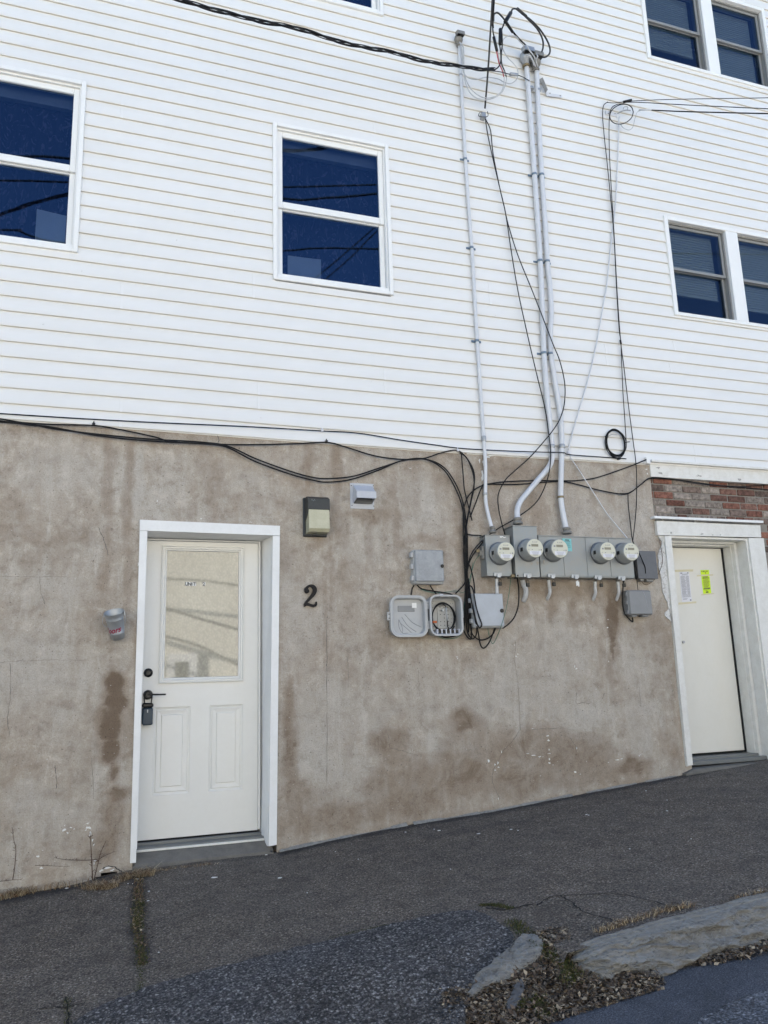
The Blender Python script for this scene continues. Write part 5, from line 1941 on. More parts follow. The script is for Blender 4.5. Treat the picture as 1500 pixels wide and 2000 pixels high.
def uvq(u, v): return (Pq[0].lerp(Pq[1], u)).lerp(Pq[3].lerp(Pq[2], u), v) + Vector((0, -.0006, 0))
for (u0_, u1_, v0_, v1_) in [(.3, .75, .07, .15), (.2, .85, .19, .23), (.25, .85, .32, .34), (.25, .8, .40, .42), (.25, .85, .5, .52), (.3, .85, .58, .6), (.3, .8, .7, .72)]:
    l_.poly([uvq(u0_, v0_), uvq(u0_, v1_), uvq(u1_, v1_), uvq(u1_, v0_)])
part('sticker_print', l_, M['ink'], stk)

# dark box and small grey box at the right
mD = thing('junction_box', W(1262, 1102, 0), 'dark grey flat junction box behind the right end of the meter bank', 'electrical box')
e = MB(); bD = enclosure(e, (1243, 1076), (1280, 1077.5), (1283.5, 1132), (1246.5, 1128), .055)
part('enclosure', e, M['box_dark'], mD)
x0, x1, z0, z1 = bD
l_ = MB(); l_.box(x0 - .004, x1 + .004, -.060, -.0555, z0 - .002, z1 + .002, 0, .002); part('lid', l_, simple('lid_dark', (.125, .13, .14), .5, .1, dirt=.3, dscale=18), mD)
l_ = MB()
l_.box(x0 + .02, x0 + .06, -.05, -.01, z0 - .022, z0 - .003, 0, .003); l_.box(x0 + .085, x0 + .155, -.05, -.01, z0 - .026, z0 - .003, 0, .003)
split_part('cable_gland', l_, M['fitting'], mD)
mE = thing('junction_box', W(1250, 1178, 0), 'small mid-grey hinged box below the right end of the meter bank', 'electrical box')
e = MB(); bE = enclosure(e, (1224.5, 1153), (1270.5, 1152.5), (1274.5, 1201), (1229, 1201.5), .075, .008)
part('enclosure', e, M['box_grey2'], mE)
x0, x1, z0, z1 = bE
l_ = MB(); l_.box(x0 + .008, x1 - .006, -.088, -.0755, z0 + .006, z1 - .006, 0, .006); part('lid', l_, M['box_grey2'], mE)
l_ = MB()
for fz in (.12, .5, .84): l_.box(x0 - .012, x0 - .0005, -.072, -.03, z0 + (z1 - z0) * fz - .015, z0 + (z1 - z0) * fz + .015, 0, .003)
l_.box(x1 + .0005, x1 + .014, -.05, -.03, (z0 + z1) / 2 - .01, (z0 + z1) / 2 + .01, 0, .003)
l_.box(x0 + .03, x0 + .085, -.07, -.02, z0 - .013, z0 - .0005, 0, .003); l_.box(x1 - .10, x1 - .04, -.07, -.02, z0 - .013, z0 - .0005, 0, .003)
split_part('hinge', l_, M['box_grey2'], mE)
l_ = MB()
l_.tube(cr([W(1257, 1156, -.0888), W(1261, 1168, -.0888), W(1266, 1190, -.0888)], 4), .0012, 4)
part('scratch', l_, M['box_light'], mE)

# two light telephone boxes
mF = thing('telephone_box', W(838, 1106, 0), 'weathered light grey hinged box above the open round-cornered box', 'electrical box')
e = MB(); bF = enclosure(e, (807, 1073.5), (864, 1074.5), (868, 1140), (809, 1140.5), .070, .010)
part('enclosure', e, M['plastic_grey'], mF)
x0, x1, z0, z1 = bF
l_ = MB(); l_.box(x0 + .008, x1 - .003, -.088, -.0705, z0 + .016, z1 - .003, 0, .006); part('lid', l_, M['box_mottle'], mF)
for fz in (.16, .5, .84):
    l_ = MB(); l_.box(x0 - .022, x0 - .0008, -.072, -.035, z0 + (z1 - z0) * fz - .020, z0 + (z1 - z0) * fz + .020, 0, .004); part('hinge', l_, M['plastic_grey'], mF)
c = W(863.6, 1105.7, -.088)
l_ = MB(); l_.lathe((c.x, -.0882, c.z), (0, -1, 0), [(0, .014), (.006, .014), (.009, .010)], 20); part('lock_knob', l_, M['hw_black'], mF)

mG = thing('telephone_box', W(955, 1192, 0), 'smooth light grey hinged box below the single meter', 'electrical box')
e = MB(); bG = enclosure(e, (925, 1159), (981, 1159.5), (984.5, 1226), (924, 1226), .085, .006)
part('enclosure', e, M['plastic_grey'], mG)
x0, x1, z0, z1 = bG
l_ = MB(); l_.box(x0 + .004, x1 - .003, -.100, -.0855, z0 + .010, z1 - .002, 0, .005); part('lid', l_, M['box_light'], mG)
for fz in (.2, .5, .8):
    l_ = MB(); l_.box(x0 - .022, x0 - .0008, -.080, -.045, z0 + (z1 - z0) * fz - .018, z0 + (z1 - z0) * fz + .018, 0, .004); part('hinge', l_, M['plastic_grey'], mG)
c = W(980, 1192.7, -.100)
l_ = MB(); l_.lathe((c.x, -.1002, c.z), (0, -1, 0), [(0, .016), (.006, .016), (.009, .011)], 20); part('lock_knob', l_, M['hw_black'], mG)


def rrect(x0, x1, z0, z1, r_, n_=6):
    out = []
    for cx, cz, a0 in ((x1 - r_, z1 - r_, 0), (x0 + r_, z1 - r_, 90), (x0 + r_, z0 + r_, 180), (x1 - r_, z0 + r_, 270)):
        for k in range(n_ + 1):
            a = math.radians(a0 + 90 * k / n_)
            out.append((cx + r_ * math.cos(a), cz + r_ * math.sin(a)))
    return out


def tray(mb, x0, x1, z0, z1, yf, yb, r_, wall=.010, floor=.006, mat=0, lip=.006):
    """open tray facing -y: outer shell, rim, inner wall, inner floor at yb-floor"""
    L = [(0, yb, 0), (0, yf + .006, 0), (-lip, yf + .006, 0), (-lip, yf, 0), (wall * .5, yf, 0), (wall, yf + .004, 0), (wall + .004, yb - floor, 0)]
    rings_ = []
    for ins, y, _ in L:
        ring = rrect(x0 + ins, x1 - ins, z0 + ins, z1 - ins, max(.005, r_ - ins))
        rings_.append([(px, y, pz) for px, pz in ring])
    n0 = len(mb.v)
    K = len(rings_[0])
    for rg in rings_: mb.v += rg
    for i in range(len(rings_) - 1):
        for k in range(K):
            a, b = n0 + i * K + k, n0 + i * K + (k + 1) % K
            mb.face([a, b, b + K, a + K], mat, False)
    mb.face([n0 + (len(rings_) - 1) * K + k for k in range(K)], mat)
    mb.face([n0 + k for k in range(K)][::-1], mat)


# open round-cornered network interface box
nb = thing('network_box', W(870, 1203, 0), 'open round-cornered grey cable box with its lid swung left and coiled black cable inside', 'electrical box')
A, B_ = W(840, 1163, -.11), W(905, 1240, -.11)
nx0, nx1, nz0, nz1 = A.x, B_.x, B_.z, A.z
e = MB(); tray(e, nx0, nx1, nz0, nz1, -.11, -.006, .055, .010)
part('tray', e, M['plastic_grey'], nb)
ip = MB()
ip.box(nx0 + .030, nx1 - .028, -.030, -.016, nz0 + .040, nz1 - .035, 0, .004)
ip.box(nx0 + .085, nx1 - .075, -.036, -.0305, nz0 + .055, nz1 - .075, 0, .004)
ipo = part('mounting_plate', ip, M['plastic_in'], nb)
hl_ = MB()
for i in range(3):
    for j in range(6):
        cx, cz = nx0 + .11 + i * .033, nz0 + .08 + j * .028
        if random.random() < .9: hl_.lathe((cx, -.0362, cz), (0, -1, 0), [(0, .004), (.001, .004)], 8)
for j in range(7):
    for cx in (nx1 - .060, nx1 - .042): hl_.lathe((cx, -.0302, nz0 + .07 + j * .03), (0, -1, 0), [(0, .0020), (.001, .0028)], 6)
    hl_.lathe((nx0 + .050, -.0302, nz0 + .07 + j * .03), (0, -1, 0), [(0, .0020), (.001, .0028)], 6)
part('plate_holes', hl_, M['ink'], ipo)
ccx, ccz = (nx0 + nx1) / 2 + .0, (nz0 + nz1) / 2 - .01
cl = MB()
for k in range(3):
    rx_, rz_ = .092 + .003 * k, .112 - .004 * k
    pts = [Vector((ccx - .006 + rx_ * math.cos(a), -.055 - .006 * k + .004 * math.sin(a * 2), ccz + rz_ * math.sin(a))) for a in [2 * math.pi * i / 40 for i in range(41)]]
    cl.tube(pts, .0048, 7)
cl.tube(cr([Vector((ccx - .02, -.06, ccz + .110)), Vector((ccx + .012, -.065, ccz + .085)), Vector((ccx + .014, -.07, ccz + .06))], 6), .0045, 7)
cl.tube(cr([Vector((ccx + .020, -.07, ccz - .03)), Vector((ccx + .024, -.065, ccz - .075)), Vector((ccx + .050, -.06, ccz - .105)), Vector((ccx + .085, -.06, ccz - .07))], 6), .0045, 7)
part('coiled_cable', cl, M['black'], nb)
cn = MB()
cn.tube([Vector((ccx + .014, -.07, ccz + .075)), Vector((ccx + .016, -.07, ccz + .035)), Vector((ccx + .019, -.07, ccz + .0)), Vector((ccx + .020, -.07, ccz - .03))], .0058, 8)
cn.lathe((ccx - .010, -.05, ccz + .052), (0, -1, 0), [(0, .008), (.02, .008)], 12)
part('connector', cn, M['galv'], nb)
oc = MB(); oc.box(nx0 + .028, nx0 + .062, -.080, -.050, nz0 + .095, nz0 + .112, 0, .003)
part('orange_clip', oc, M['orange'], nb)
gr_ = MB()
for i in range(5): gr_.box(nx0 + .065 + i * .036, nx0 + .090 + i * .036, -.088, -.05, nz0 + .018, nz0 + .040, 0, .003)
split_part('grommet', gr_, M['hw_black'], nb)
gr2 = MB()
for i in range(6): gr2.box(nx0 + .056 + i * .036, nx0 + .0635 + i * .036, -.092, -.05, nz0 + .012, nz0 + .048, 0, .001)
split_part('cable_tie', gr2, M['paper'], nb)
A, B_ = W(763, 1164, -.085), W(836, 1242, -.085)
e = MB(); tray(e, A.x, B_.x, B_.z, A.z, -.085, -.035, .065, .018)
lid = part('lid', e, M['plastic_grey'], nb)
rb = MB()
lx0, lx1, lz0, lz1 = A.x, B_.x, B_.z, A.z
rb.box(lx0 + .07, lx1 - .085, -.0455, -.0405, lz1 - .115, lz1 - .070, 0, .002)
for k, (s0, s1) in enumerate((((.10, .155), (.215, .27)), ((.085, .20), (.175, .275)), ((.125, .135), (.26, .235)), ((.075, .175), (.10, .275)))):
    rb.tube(cr([Vector((lx0 + s0[0], -.041, lz1 - s0[1])), Vector((lx0 + (s0[0] + s1[0]) / 2 + (.014 if k % 2 else -.010), -.041, lz1 - (s0[1] + s1[1]) / 2 - .01)), Vector((lx0 + s1[0], -.041, lz1 - s1[1]))], 6), .0022, 5)
rb.tube(cr([Vector((lx0 + .075, -.041, lz1 - .175)), Vector((lx0 + .075, -.041, lz1 - .23)), Vector((lx0 + .10, -.041, lz1 - .275)), Vector((lx0 + .145, -.041, lz1 - .278))], 6), .0022, 5)
part('moulded_ribs', rb, M['box_grey2'], lid)
sk = MB(); c = W(809, 1182.5, -.047); sk.box(c.x - .019, c.x + .019, -.0478, -.0458, c.z - .019, c.z + .019)
part('white_sticker', sk, M['sticker_white'], lid)
er_ = MB()
for (cx, cz, s_) in ((lx0, (lz0 + lz1) / 2 + .0, -1), (nx1, (nz0 + nz1) / 2 + .015, 1)):
    er_.box(min(cx, cx + s_ * .028), max(cx, cx + s_ * .028), -.075, -.066, cz - .032, cz + .032, 0, .003)
split_part('latch_ear', er_, M['plastic_grey'], nb)
eh = MB()
for cx, cz in ((lx0 - .014, (lz0 + lz1) / 2), (nx1 + .014, (nz0 + nz1) / 2 + .015)):
    for dz in (-.015, .015): eh.lathe((cx, -.0752, cz + dz), (0, -1, 0), [(0, .005), (.001, .005)], 8)
split_part('ear_hole', eh, M['ink'], nb)
for fz in (.22, .72):
    hm = MB()
    for i in range(3): hm.box(lx1 - .002, nx0 + .002, -.082, -.060, nz0 + (nz1 - nz0) * fz - .018 + .022 * i, nz0 + (nz1 - nz0) * fz + .002 + .022 * i, 0, .003)
    part('hinge', hm, M['plastic_grey'], nb)
sk = MB(); c = W(857, 1160.5, -.06); sk.box(c.x - .016, c.x + .016, -.115, -.06, nz1 - .004, nz1 + .012, 0, .003)
part('top_clip', sk, M['vent_grey'], nb)


# ------------------------------------------------------------------ conduits
def pts3(L, y):
    return [W(p[0], p[1], p[2] if len(p) > 2 else y) for p in L]


def conduit(label, L, r_, y, straps, upto=None, group='painted conduits running down the wall'):
    P_ = cr(pts3(L, y), 8)
    t_ = thing('conduit', P_[-1], label, 'conduit', group)
    mb = MB(); mb.tube(P_, r_, 14)
    part('pipe', mb, M['conduit_clean'], t_)
    for (px, py) in straps:
        c = W(px, py, y)
        s_ = MB()
        s_.tube([Vector((c.x, y, c.z - .010)), Vector((c.x, y, c.z + .010))], r_ + .003, 14)
        s_.box(c.x - r_ - .030, c.x + r_ + .030, -.024, -.0195, c.z - .010, c.z + .010, 0, .002)
        for sx in (-1, 1): s_.lathe((c.x + sx * (r_ + .020), -.024, c.z), (0, -1, 0), [(0, .006), (.005, .006)], 6)
        part('strap', s_, M['strap'], t_)
    return t_, P_


def coupling(root, px, py, y, r_, h, mat='galv', name='coupling'):
    c = W(px, py, y)
    mb = MB(); mb.lathe((c.x, y, c.z - h / 2), (0, 0, 1), [(0, r_), (.002, r_ * 1.04), (h - .002, r_ * 1.04), (h, r_)], 14)
    return part(name, mb, M[mat], root)


def hub(root, px, py, y, r_):
    c = W(px, py, y)
    mb = MB()
    mb.lathe((c.x, y, c.z), (0, 0, -1), [(-.035, r_ * 1.15), (-.030, r_ * 1.45), (-.016, r_ * 1.5), (-.014, r_ * 1.25), (.0, r_ * 1.3), (.002, r_ * 1.75), (.018, r_ * 1.8), (.022, r_ * 1.5)], 10)
    part('hub_fitting', mb, M['fitting'], root)


c1, _ = conduit('thin painted conduit, leftmost of the three, ending on the single meter box',
                [(897, 88, -.045), (903, 200, -.040), (909, 312, -.036), (915, 400, -.036), (921.5, 485, -.036), (927, 580, -.036), (932, 667, -.036), (939, 770, -.036), (945, 860, -.036), (948, 905, -.036), (948, 950, -.030), (948.5, 978, -.030), (953, 1003, -.045), (962, 1037, -.065)], .0155, -.036, [(908.5, 311), (921, 484), (931.5, 666)])
coupling(c1, 945, 857, -.036, .019, .045); coupling(c1, 947.5, 965, -.030, .019, .02); hub(c1, 962, 1036, -.065, .0155)
c2, _ = conduit('thick painted conduit, middle of the three, bending left onto the tall meter box',
                [(1028, 125, -.055), (1036, 230, -.050), (1044, 342, -.045), (1050, 430, -.045), (1055, 511, -.045), (1059, 600, -.045), (1062.5, 691, -.045), (1068, 770, -.045), (1074, 830, -.045), (1077.5, 870, -.045), (1078, 895, -.045), (1071, 913, -.045), (1050, 938, -.045), (1030, 962, -.045), (1016, 980, -.050), (1010, 997, -.065), (1011, 1018, -.08)], .0235, -.045, [(1043.5, 341), (1054.5, 510), (1062, 690)])
coupling(c2, 1077, 872, -.045, .028, .03); hub(c2, 1011, 1019, -.085, .0235)
c3, _ = conduit('thick painted conduit, rightmost of the three, ending on the meter bank',
                [(1048, 135, -.055), (1052, 230, -.050), (1058, 343, -.045), (1064, 430, -.045), (1069, 512, -.045), (1074, 560, -.045), (1076.5, 610, -.045), (1074.5, 650, -.045), (1076, 692, -.045), (1083, 740, -.045), (1090.5, 785, -.045), (1095, 820, -.045), (1097, 870, -.045), (1096, 920, -.045), (1095, 968, -.045), (1098, 995, -.05), (1106, 1036, -.065)], .0235, -.045, [(1057.5, 342), (1068.5, 511), (1074.5, 691)])
coupling(c3, 1097, 872, -.045, .028, .035); coupling(c3, 1095, 971, -.045, .027, .018, 'brass'); hub(c3, 1107, 1038, -.07, .0235)
coupling(c2, 1037, 173, -.053, .026, .022); coupling(c3, 1051, 177, -.053, .026, .022); coupling(c1, 900, 147, -.043, .018, .012)


# weatherheads
def weatherhead(px, py, y, s_, label):
    c = W(px, py, y)
    t_ = thing('weatherhead', c, label, 'service head', 'weatherheads on top of the conduits')
    mb = MB()
    mb.lathe((c.x, c.y, c.z - .05 * s_), (0, 0, 1), [(0, .030 * s_), (.05 * s_, .034 * s_), (.055 * s_, .048 * s_), (.085 * s_, .056 * s_), (.125 * s_, .050 * s_), (.150 * s_, .028 * s_), (.156 * s_, .006 * s_)], 16)
    mb.prism([c + Vector((-.055 * s_, -.03 * s_, .06 * s_)), c + Vector((.055 * s_, -.03 * s_, .06 * s_)), c + Vector((.05 * s_, -.095 * s_, .045 * s_)), c + Vector((-.05 * s_, -.095 * s_, .045 * s_))], (0, .01 * s_, .055 * s_))
    part('cap', mb, M['fitting'] if s_ < 1 else M['galv'], t_)
    md = MB(); md.box(c.x - .04 * s_, c.x + .04 * s_, c.y - .080 * s_, c.y - .03 * s_, c.z + .040 * s_, c.z + .0595 * s_)
    part('cable_disc', md, M['hw_black'], t_)
    mc = MB(); mc.lathe((c.x, c.y, c.z - .062 * s_), (0, 0, 1), [(0, .034 * s_), (.012, .038 * s_), (.020, .034 * s_)], 12)
    part('clamp', mc, M['brass'] if s_ >= 1 else M['fitting'], t_)


weatherhead(896, 82, -.048, .72, 'small grey weatherhead topping the thin left conduit')
weatherhead(1027, 120, -.06, 1.0, 'grey weatherhead topping the middle conduit')
weatherhead(1046, 128, -.06, .95, 'grey weatherhead topping the right-hand thick conduit')

# pipe stubs under the meter boxes
for lab, L, r_ in (('short straight painted pipe stub between the single meter box and the box below', [(970, 1127, -.06), (970.5, 1145, -.055), (971, 1160, -.05)], .0135),
                   ('thickest scuffed pipe stub, under the tall meter box', [(1020, 1130, -.07), (1022, 1140, -.06), (1027, 1152, -.05), (1026, 1165, -.03), (1022, 1174, .0)], .020),
                   ('bent pipe stub under the left end of the meter bank', [(1071, 1130, -.06), (1073, 1145, -.055), (1074, 1157, -.045), (1070, 1168, -.015), (1069, 1171, .005)], .0135),
                   ('bent pipe stub under the middle of the meter bank', [(1162, 1133, -.06), (1162.5, 1148, -.055), (1163, 1158, -.045), (1159.5, 1169, -.015), (1158, 1172, .005)], .0135),
                   ('bent pipe stub under the right end of the meter bank', [(1206, 1133, -.06), (1208, 1148, -.055), (1208.5, 1158, -.045), (1205, 1169, -.015), (1204, 1172, .005)], .0135)):
    P_ = cr(pts3(L, -.05), 6)
    t_ = thing('pipe_stub', P_[-1], lab, 'pipe', 'pipe stubs below the meters')
    mb = MB(); mb.tube(P_, r_, 12); part('pipe', mb, M['conduit'], t_)
    mb = MB(); mb.lathe(P_[0] + Vector((0, 0, .012)), (0, 0, -1), [(0, r_ * 1.5), (.014, r_ * 1.5), (.016, r_ * 1.2), (.026, r_ * 1.2)], 8); part('locknut', mb, M['fitting'], t_)


# ------------------------------------------------------------------ cables
def cable(name, label, L, r_, mat, y=-.03, cat='cable', n_=8, group=None, extra=None):
    P_ = cr(pts3(L, y), n_)
    mb = MB(); mb.tube(P_, r_, 7)
    if extra: extra(mb)
    o = obj(name, mb, M[mat])
    tag(o, label, cat, group)
    return o


cable('coaxial_cable', 'thin black cable running along the lowest siding course to the wire coil', [(-60, 804), (0, 807.6), (150, 817), (300, 825), (480, 833), (627, 841.5), (700, 846), (780, 859), (850, 869), (905, 876), (1000, 881, -.04), (1060, 883, -.075), (1100, 884, -.075), (1113, 888, -.04), (1180, 893), (1223, 896)], .0045, 'black', -.027)
cable('coaxial_cable', 'black cable clipped along the siding edge, rising to two clips', [(-60, 812), (0, 818), (50, 826), (110, 829), (183, 831), (230, 838), (300, 852.8), (340, 863), (441, 868), (520, 868), (586, 866), (639, 864), (674, 872.6), (731, 890), (784, 897), (828, 895), (863, 884), (894, 880), (916, 901), (927, 932), (920, 976), (911.6, 1020), (906, 1070), (908, 1120), (911, 1180), (912, 1230), (922, 1247), (930, 1240), (931, 1220)], .0055, 'black', -.03)
cable('coaxial_cable', 'black cable sagging above the lamp and vent, lower of the sagging pair', [(-60, 818), (0, 822), (60, 830), (100, 834), (200, 852), (300, 861.6), (388, 866), (440.8, 872.6), (498, 901), (564, 925), (608, 937), (638.8, 941.5), (687, 936), (740, 918), (784, 900), (828, 896), (863, 914), (885, 945), (902.7, 989), (909, 1040), (911, 1100), (913, 1170), (915, 1235)], .0058, 'black', -.034)
cable('coaxial_cable', 'black cable sagging above the lamp and vent, upper of the sagging pair', [(-60, 821), (0, 824), (60, 829), (110, 838), (200, 849), (300, 858), (388, 863), (444, 871), (500, 896), (566, 920), (610, 932), (640, 934.5), (690, 930), (744, 913), (790, 899), (832, 897), (866, 912), (890, 945), (905, 985), (912, 1040), (913, 1100), (909, 1150), (908, 1200)], .0055, 'black', -.028)
cable('coaxial_cable', 'black cable looping down from the clip at the stucco top into the vertical bundle', [(898, 884), (912, 895), (924, 925), (926, 950), (920, 980), (914, 1010), (909, 1050), (912, 1090), (920, 1112), (926, 1140), (928, 1170), (934, 1200), (941, 1218), (939, 1225), (930, 1214), (918, 1180), (915, 1150)], .0055, 'black', -.045)
cable('coaxial_cable', 'short black cable hanging straight from under the siding and ending beside the bundle', [(901, 886), (904, 920), (907, 955), (914, 985), (922, 1017)], .0050, 'black', -.03)
cable('coaxial_cable', 'black cable crossing behind the conduits from the bundle up to the white trim corner', [(905, 1035), (905, 1000), (908, 985), (916, 967), (932, 953), (951, 946, -.02), (987, 941, -.02), (1049, 938.6, -.02), (1100, 939, -.02), (1126, 938.6, -.02), (1165, 933), (1223, 913.5), (1264, 897, -.05)], .0055, 'black', -.03)
cable('coaxial_cable', 'black cable crossing behind the conduits and continuing right across the bricks', [(918, 1010), (928, 985), (941, 952), (951, 946, -.02), (1010, 946, -.02), (1068, 941.5, -.02), (1107, 941.5, -.02), (1165, 956), (1204, 963.7), (1227, 964), (1250, 948), (1271, 934.7, -.01), (1320, 937, .0), (1380, 946, .0), (1440, 951, .01), (1520, 958, .01)], .0055, 'black', -.03)
cable('coaxial_cable', 'second black cable curving from the stucco onto the bricks at the right edge', [(1210, 964), (1230, 962), (1255, 944), (1275, 932.5, -.02), (1330, 938, .0), (1420, 950, .01), (1452, 950, .01), (1520, 945, .0)], .0045, 'black', -.035)
cable('coaxial_cable', 'black drop cable from the crossing cables down to the right end of the meter bank', [(1226.5, 964.5), (1227, 985), (1229, 1004), (1232, 1030), (1235, 1054, -.1), (1241, 1068, -.12), (1248, 1080, -.11), (1256, 1098, -.07), (1260, 1108, -.062), (1261, 1120, -.062)], .0045, 'black', -.035)
cable('green_ground_wire', 'thin green ground wire looping beside the smooth light grey box', [(998, 1128, -.09), (994, 1160, -.05), (987, 1195, -.11), (978, 1225, -.105), (970, 1245, -.03), (963, 1257, -.02), (958, 1250, -.02), (954, 1235, -.02), (952, 1222, -.02)], .0022, 'cable_green')
cable('green_ground_wire', 'thin green ground wire from the left side of the single meter box', [(938, 1082, -.06), (928, 1095, -.03), (921, 1118, -.03), (915, 1140, -.03), (909, 1165, -.03), (905, 1200, -.02), (906, 1225, -.02), (896, 1243, -.02), (870, 1248, -.02), (852, 1240, -.02)], .0022, 'cable_green')
cable('green_ground_wire', 'thin green wire crossing above the open round-cornered box', [(822, 1151, -.03), (850, 1158, -.03), (890, 1154, -.03), (905, 1157, -.03), (917, 1140, -.03), (922, 1110, -.03), (924, 1098, -.03)], .002, 'cable_green')
for lab, L in (('leftmost strand of the vertical black bundle, ending at the open box', [(908, 1010), (905, 1040), (908, 1090), (912, 1120), (907, 1140), (896, 1153), (890, 1159, -.05)]),
               ('black cable from the weathered box along the top of the open round-cornered box', [(815, 1143, -.04), (824, 1150, -.03), (850, 1155, -.03), (875, 1159, -.03), (884, 1162, -.05)]),
               ('short black cable bending from the weathered box behind the open lid', [(809, 1143, -.04), (805, 1150, -.02), (803, 1162, -.015)]),
               ('short thick black cable from the middle of the weathered box', [(840, 1143, -.04), (844, 1150, -.03), (852, 1160, -.03)]),
               ('black cable rounding the base of the open box into the bundle', [(852, 1236, -.04), (866, 1244, -.03), (880, 1244, -.03), (898, 1238, -.03), (906, 1225, -.03), (910, 1195, -.03), (912, 1160, -.03), (910, 1110, -.035)]),
               ('black cable of the bundle looping low under the smooth light grey box', [(911, 1100), (914, 1150), (917, 1200), (921, 1235), (935, 1249), (950, 1248), (963, 1238), (968, 1226)]),
               ('longest black loop hanging below the smooth light grey box', [(915, 1130, -.045), (920, 1170, -.105), (928, 1210, -.11), (934, 1235, -.06), (938, 1258, -.04), (944, 1266, -.04), (952, 1260, -.04), (960, 1245, -.04), (966, 1227, -.04)]),
               ('black cable looping over the front of the smooth light grey box', [(914, 1148, -.05), (918, 1144, -.07), (924, 1152, -.09), (930, 1185, -.112), (936, 1205, -.112), (941, 1220, -.112), (936, 1226, -.112), (930, 1212, -.112), (925, 1190, -.112), (917, 1160, -.09)]),
               ('black cable of the vertical bundle ending in a low loop left of the smooth box', [(912, 1050), (908, 1110), (910, 1160), (907, 1200), (905, 1225), (910, 1240), (918, 1248), (921, 1240), (918, 1190), (914, 1150)]),
               ('black cable of the vertical bundle, inner strand', [(911, 1030), (909, 1060), (912, 1110), (916, 1160), (921, 1215), (920, 1240)]),
               ('black cable tied to the hasp of the single meter box', [(912, 1043), (922, 1045), (938, 1046, -.04), (944, 1050, -.07), (942, 1060, -.07), (930, 1075, -.04), (918, 1095), (912, 1120), (912, 1140)]),
               ('black cable looping right around the smooth light grey box from the brass clamp', [(1010, 1128, -.10), (1013, 1150, -.05), (1013, 1175, -.04), (1010, 1192, -.04), (1003, 1208, -.04), (992, 1220, -.04), (982, 1227, -.05)]),
               ('short black cable from the meter bank down around the small mid-grey box', [(1218, 1133, -.07), (1216, 1160, -.04), (1216, 1180, -.03), (1220, 1198, -.03), (1230, 1210, -.03), (1236, 1214, -.03), (1235, 1206, -.03)]),
               ('thin black cable dropping from behind the meter bank to the small mid-grey box', [(1239, 1085, -.04), (1240, 1115, -.04), (1244, 1135, -.03), (1246, 1152, -.03)])):
    cable('coaxial_cable', lab, L, .0055 if 'thin' not in lab else .003, 'black', -.036, n_=7)
cable('brown_wire', 'thin brown wire curling from the dark junction box toward the door trim', [(1250, 1130, -.04), (1258, 1141, -.02), (1268, 1140, -.02), (1280, 1130, -.02), (1290, 1112, -.015), (1294, 1095, -.015), (1292, 1075, -.015), (1288, 1055, -.015)], .0022, 'twig')
# ground clamp between the two meter boxes
gc = thing('ground_clamp', W(1006, 1125, -.12), 'brass and black ground clamp below the gap between two meter boxes', 'clamp')
m_ = MB(); c = W(1006, 1125, -.13); m_.box(c.x - .035, c.x - .004, -.14, -.12, c.z - .012, c.z + .012, 0, .003); part('brass_jaw', m_, M['brass'], gc)
m_ = MB(); m_.box(c.x - .003, c.x + .022, -.145, -.115, c.z - .020, c.z + .022, 0, .004); m_.lathe((c.x + .010, -.145, c.z), (0, -1, 0), [(0, .008), (.012, .008)], 8); part('screw_block', m_, M['hw_black'], gc)
# cable ties and clips
for lab, px, py in (('black cable clip on the siding edge at the left', 183, 829.5), ('black cable clip on the siding edge above the lamp', 637.5, 863), ('pale cable clip on the thin cable above the lamp', 629, 841), ('pale cable clip at the siding edge above the cable bundle', 894, 880)):
    c = W(px, py, -.03)
    m_ = MB(); m_.box(c.x - .010, c.x + .010, -.042, -.019, c.z - .008, c.z + .012, 0, .003); m_.lathe((c.x, -.030, c.z + .012), (0, 0, 1), [(0, .005), (.012, .004)], 6)
    tag(obj('cable_clip', m_, M['hw_black'] if lab.startswith('black') else M['paper']), lab, 'clip', 'cable clips along the siding edge')

# twin black wires from the upper bracket
cable('telephone_wire', 'black wire from the hanging clamp sweeping down left of the middle conduit into the bundle', [(948, 232, -.05), (953, 265), (967, 329), (978, 375), (988, 420), (1000, 500), (1012, 570), (1028, 644), (1048, 730), (1064, 796), (1072, 850, -.085), (1075.5, 890, -.085), (1070, 933, -.085), (1049, 979), (1011, 1010), (972, 1033), (941, 1056.5), (921.7, 1080), (914, 1105), (912, 1130)], .0048, 'black', -.05)
cable('telephone_wire', 'black wire bulging right of the thick conduits and crossing down to the meter boxes', [(948, 232, -.05), (958, 255), (963, 300), (975, 362), (985, 405), (993, 440), (1012, 500), (1038, 564), (1060, 620, -.09), (1080, 672, -.095), (1093.6, 706, -.09), (1103, 750, -.05), (1102, 789.5, -.05), (1093.6, 818, -.09), (1080, 840.5, -.095), (1060, 865, -.06), (1034, 894), (1005, 920), (987.5, 937), (975, 960), (972.5, 980), (977, 1010), (986, 1044)], .0048, 'black', -.05)
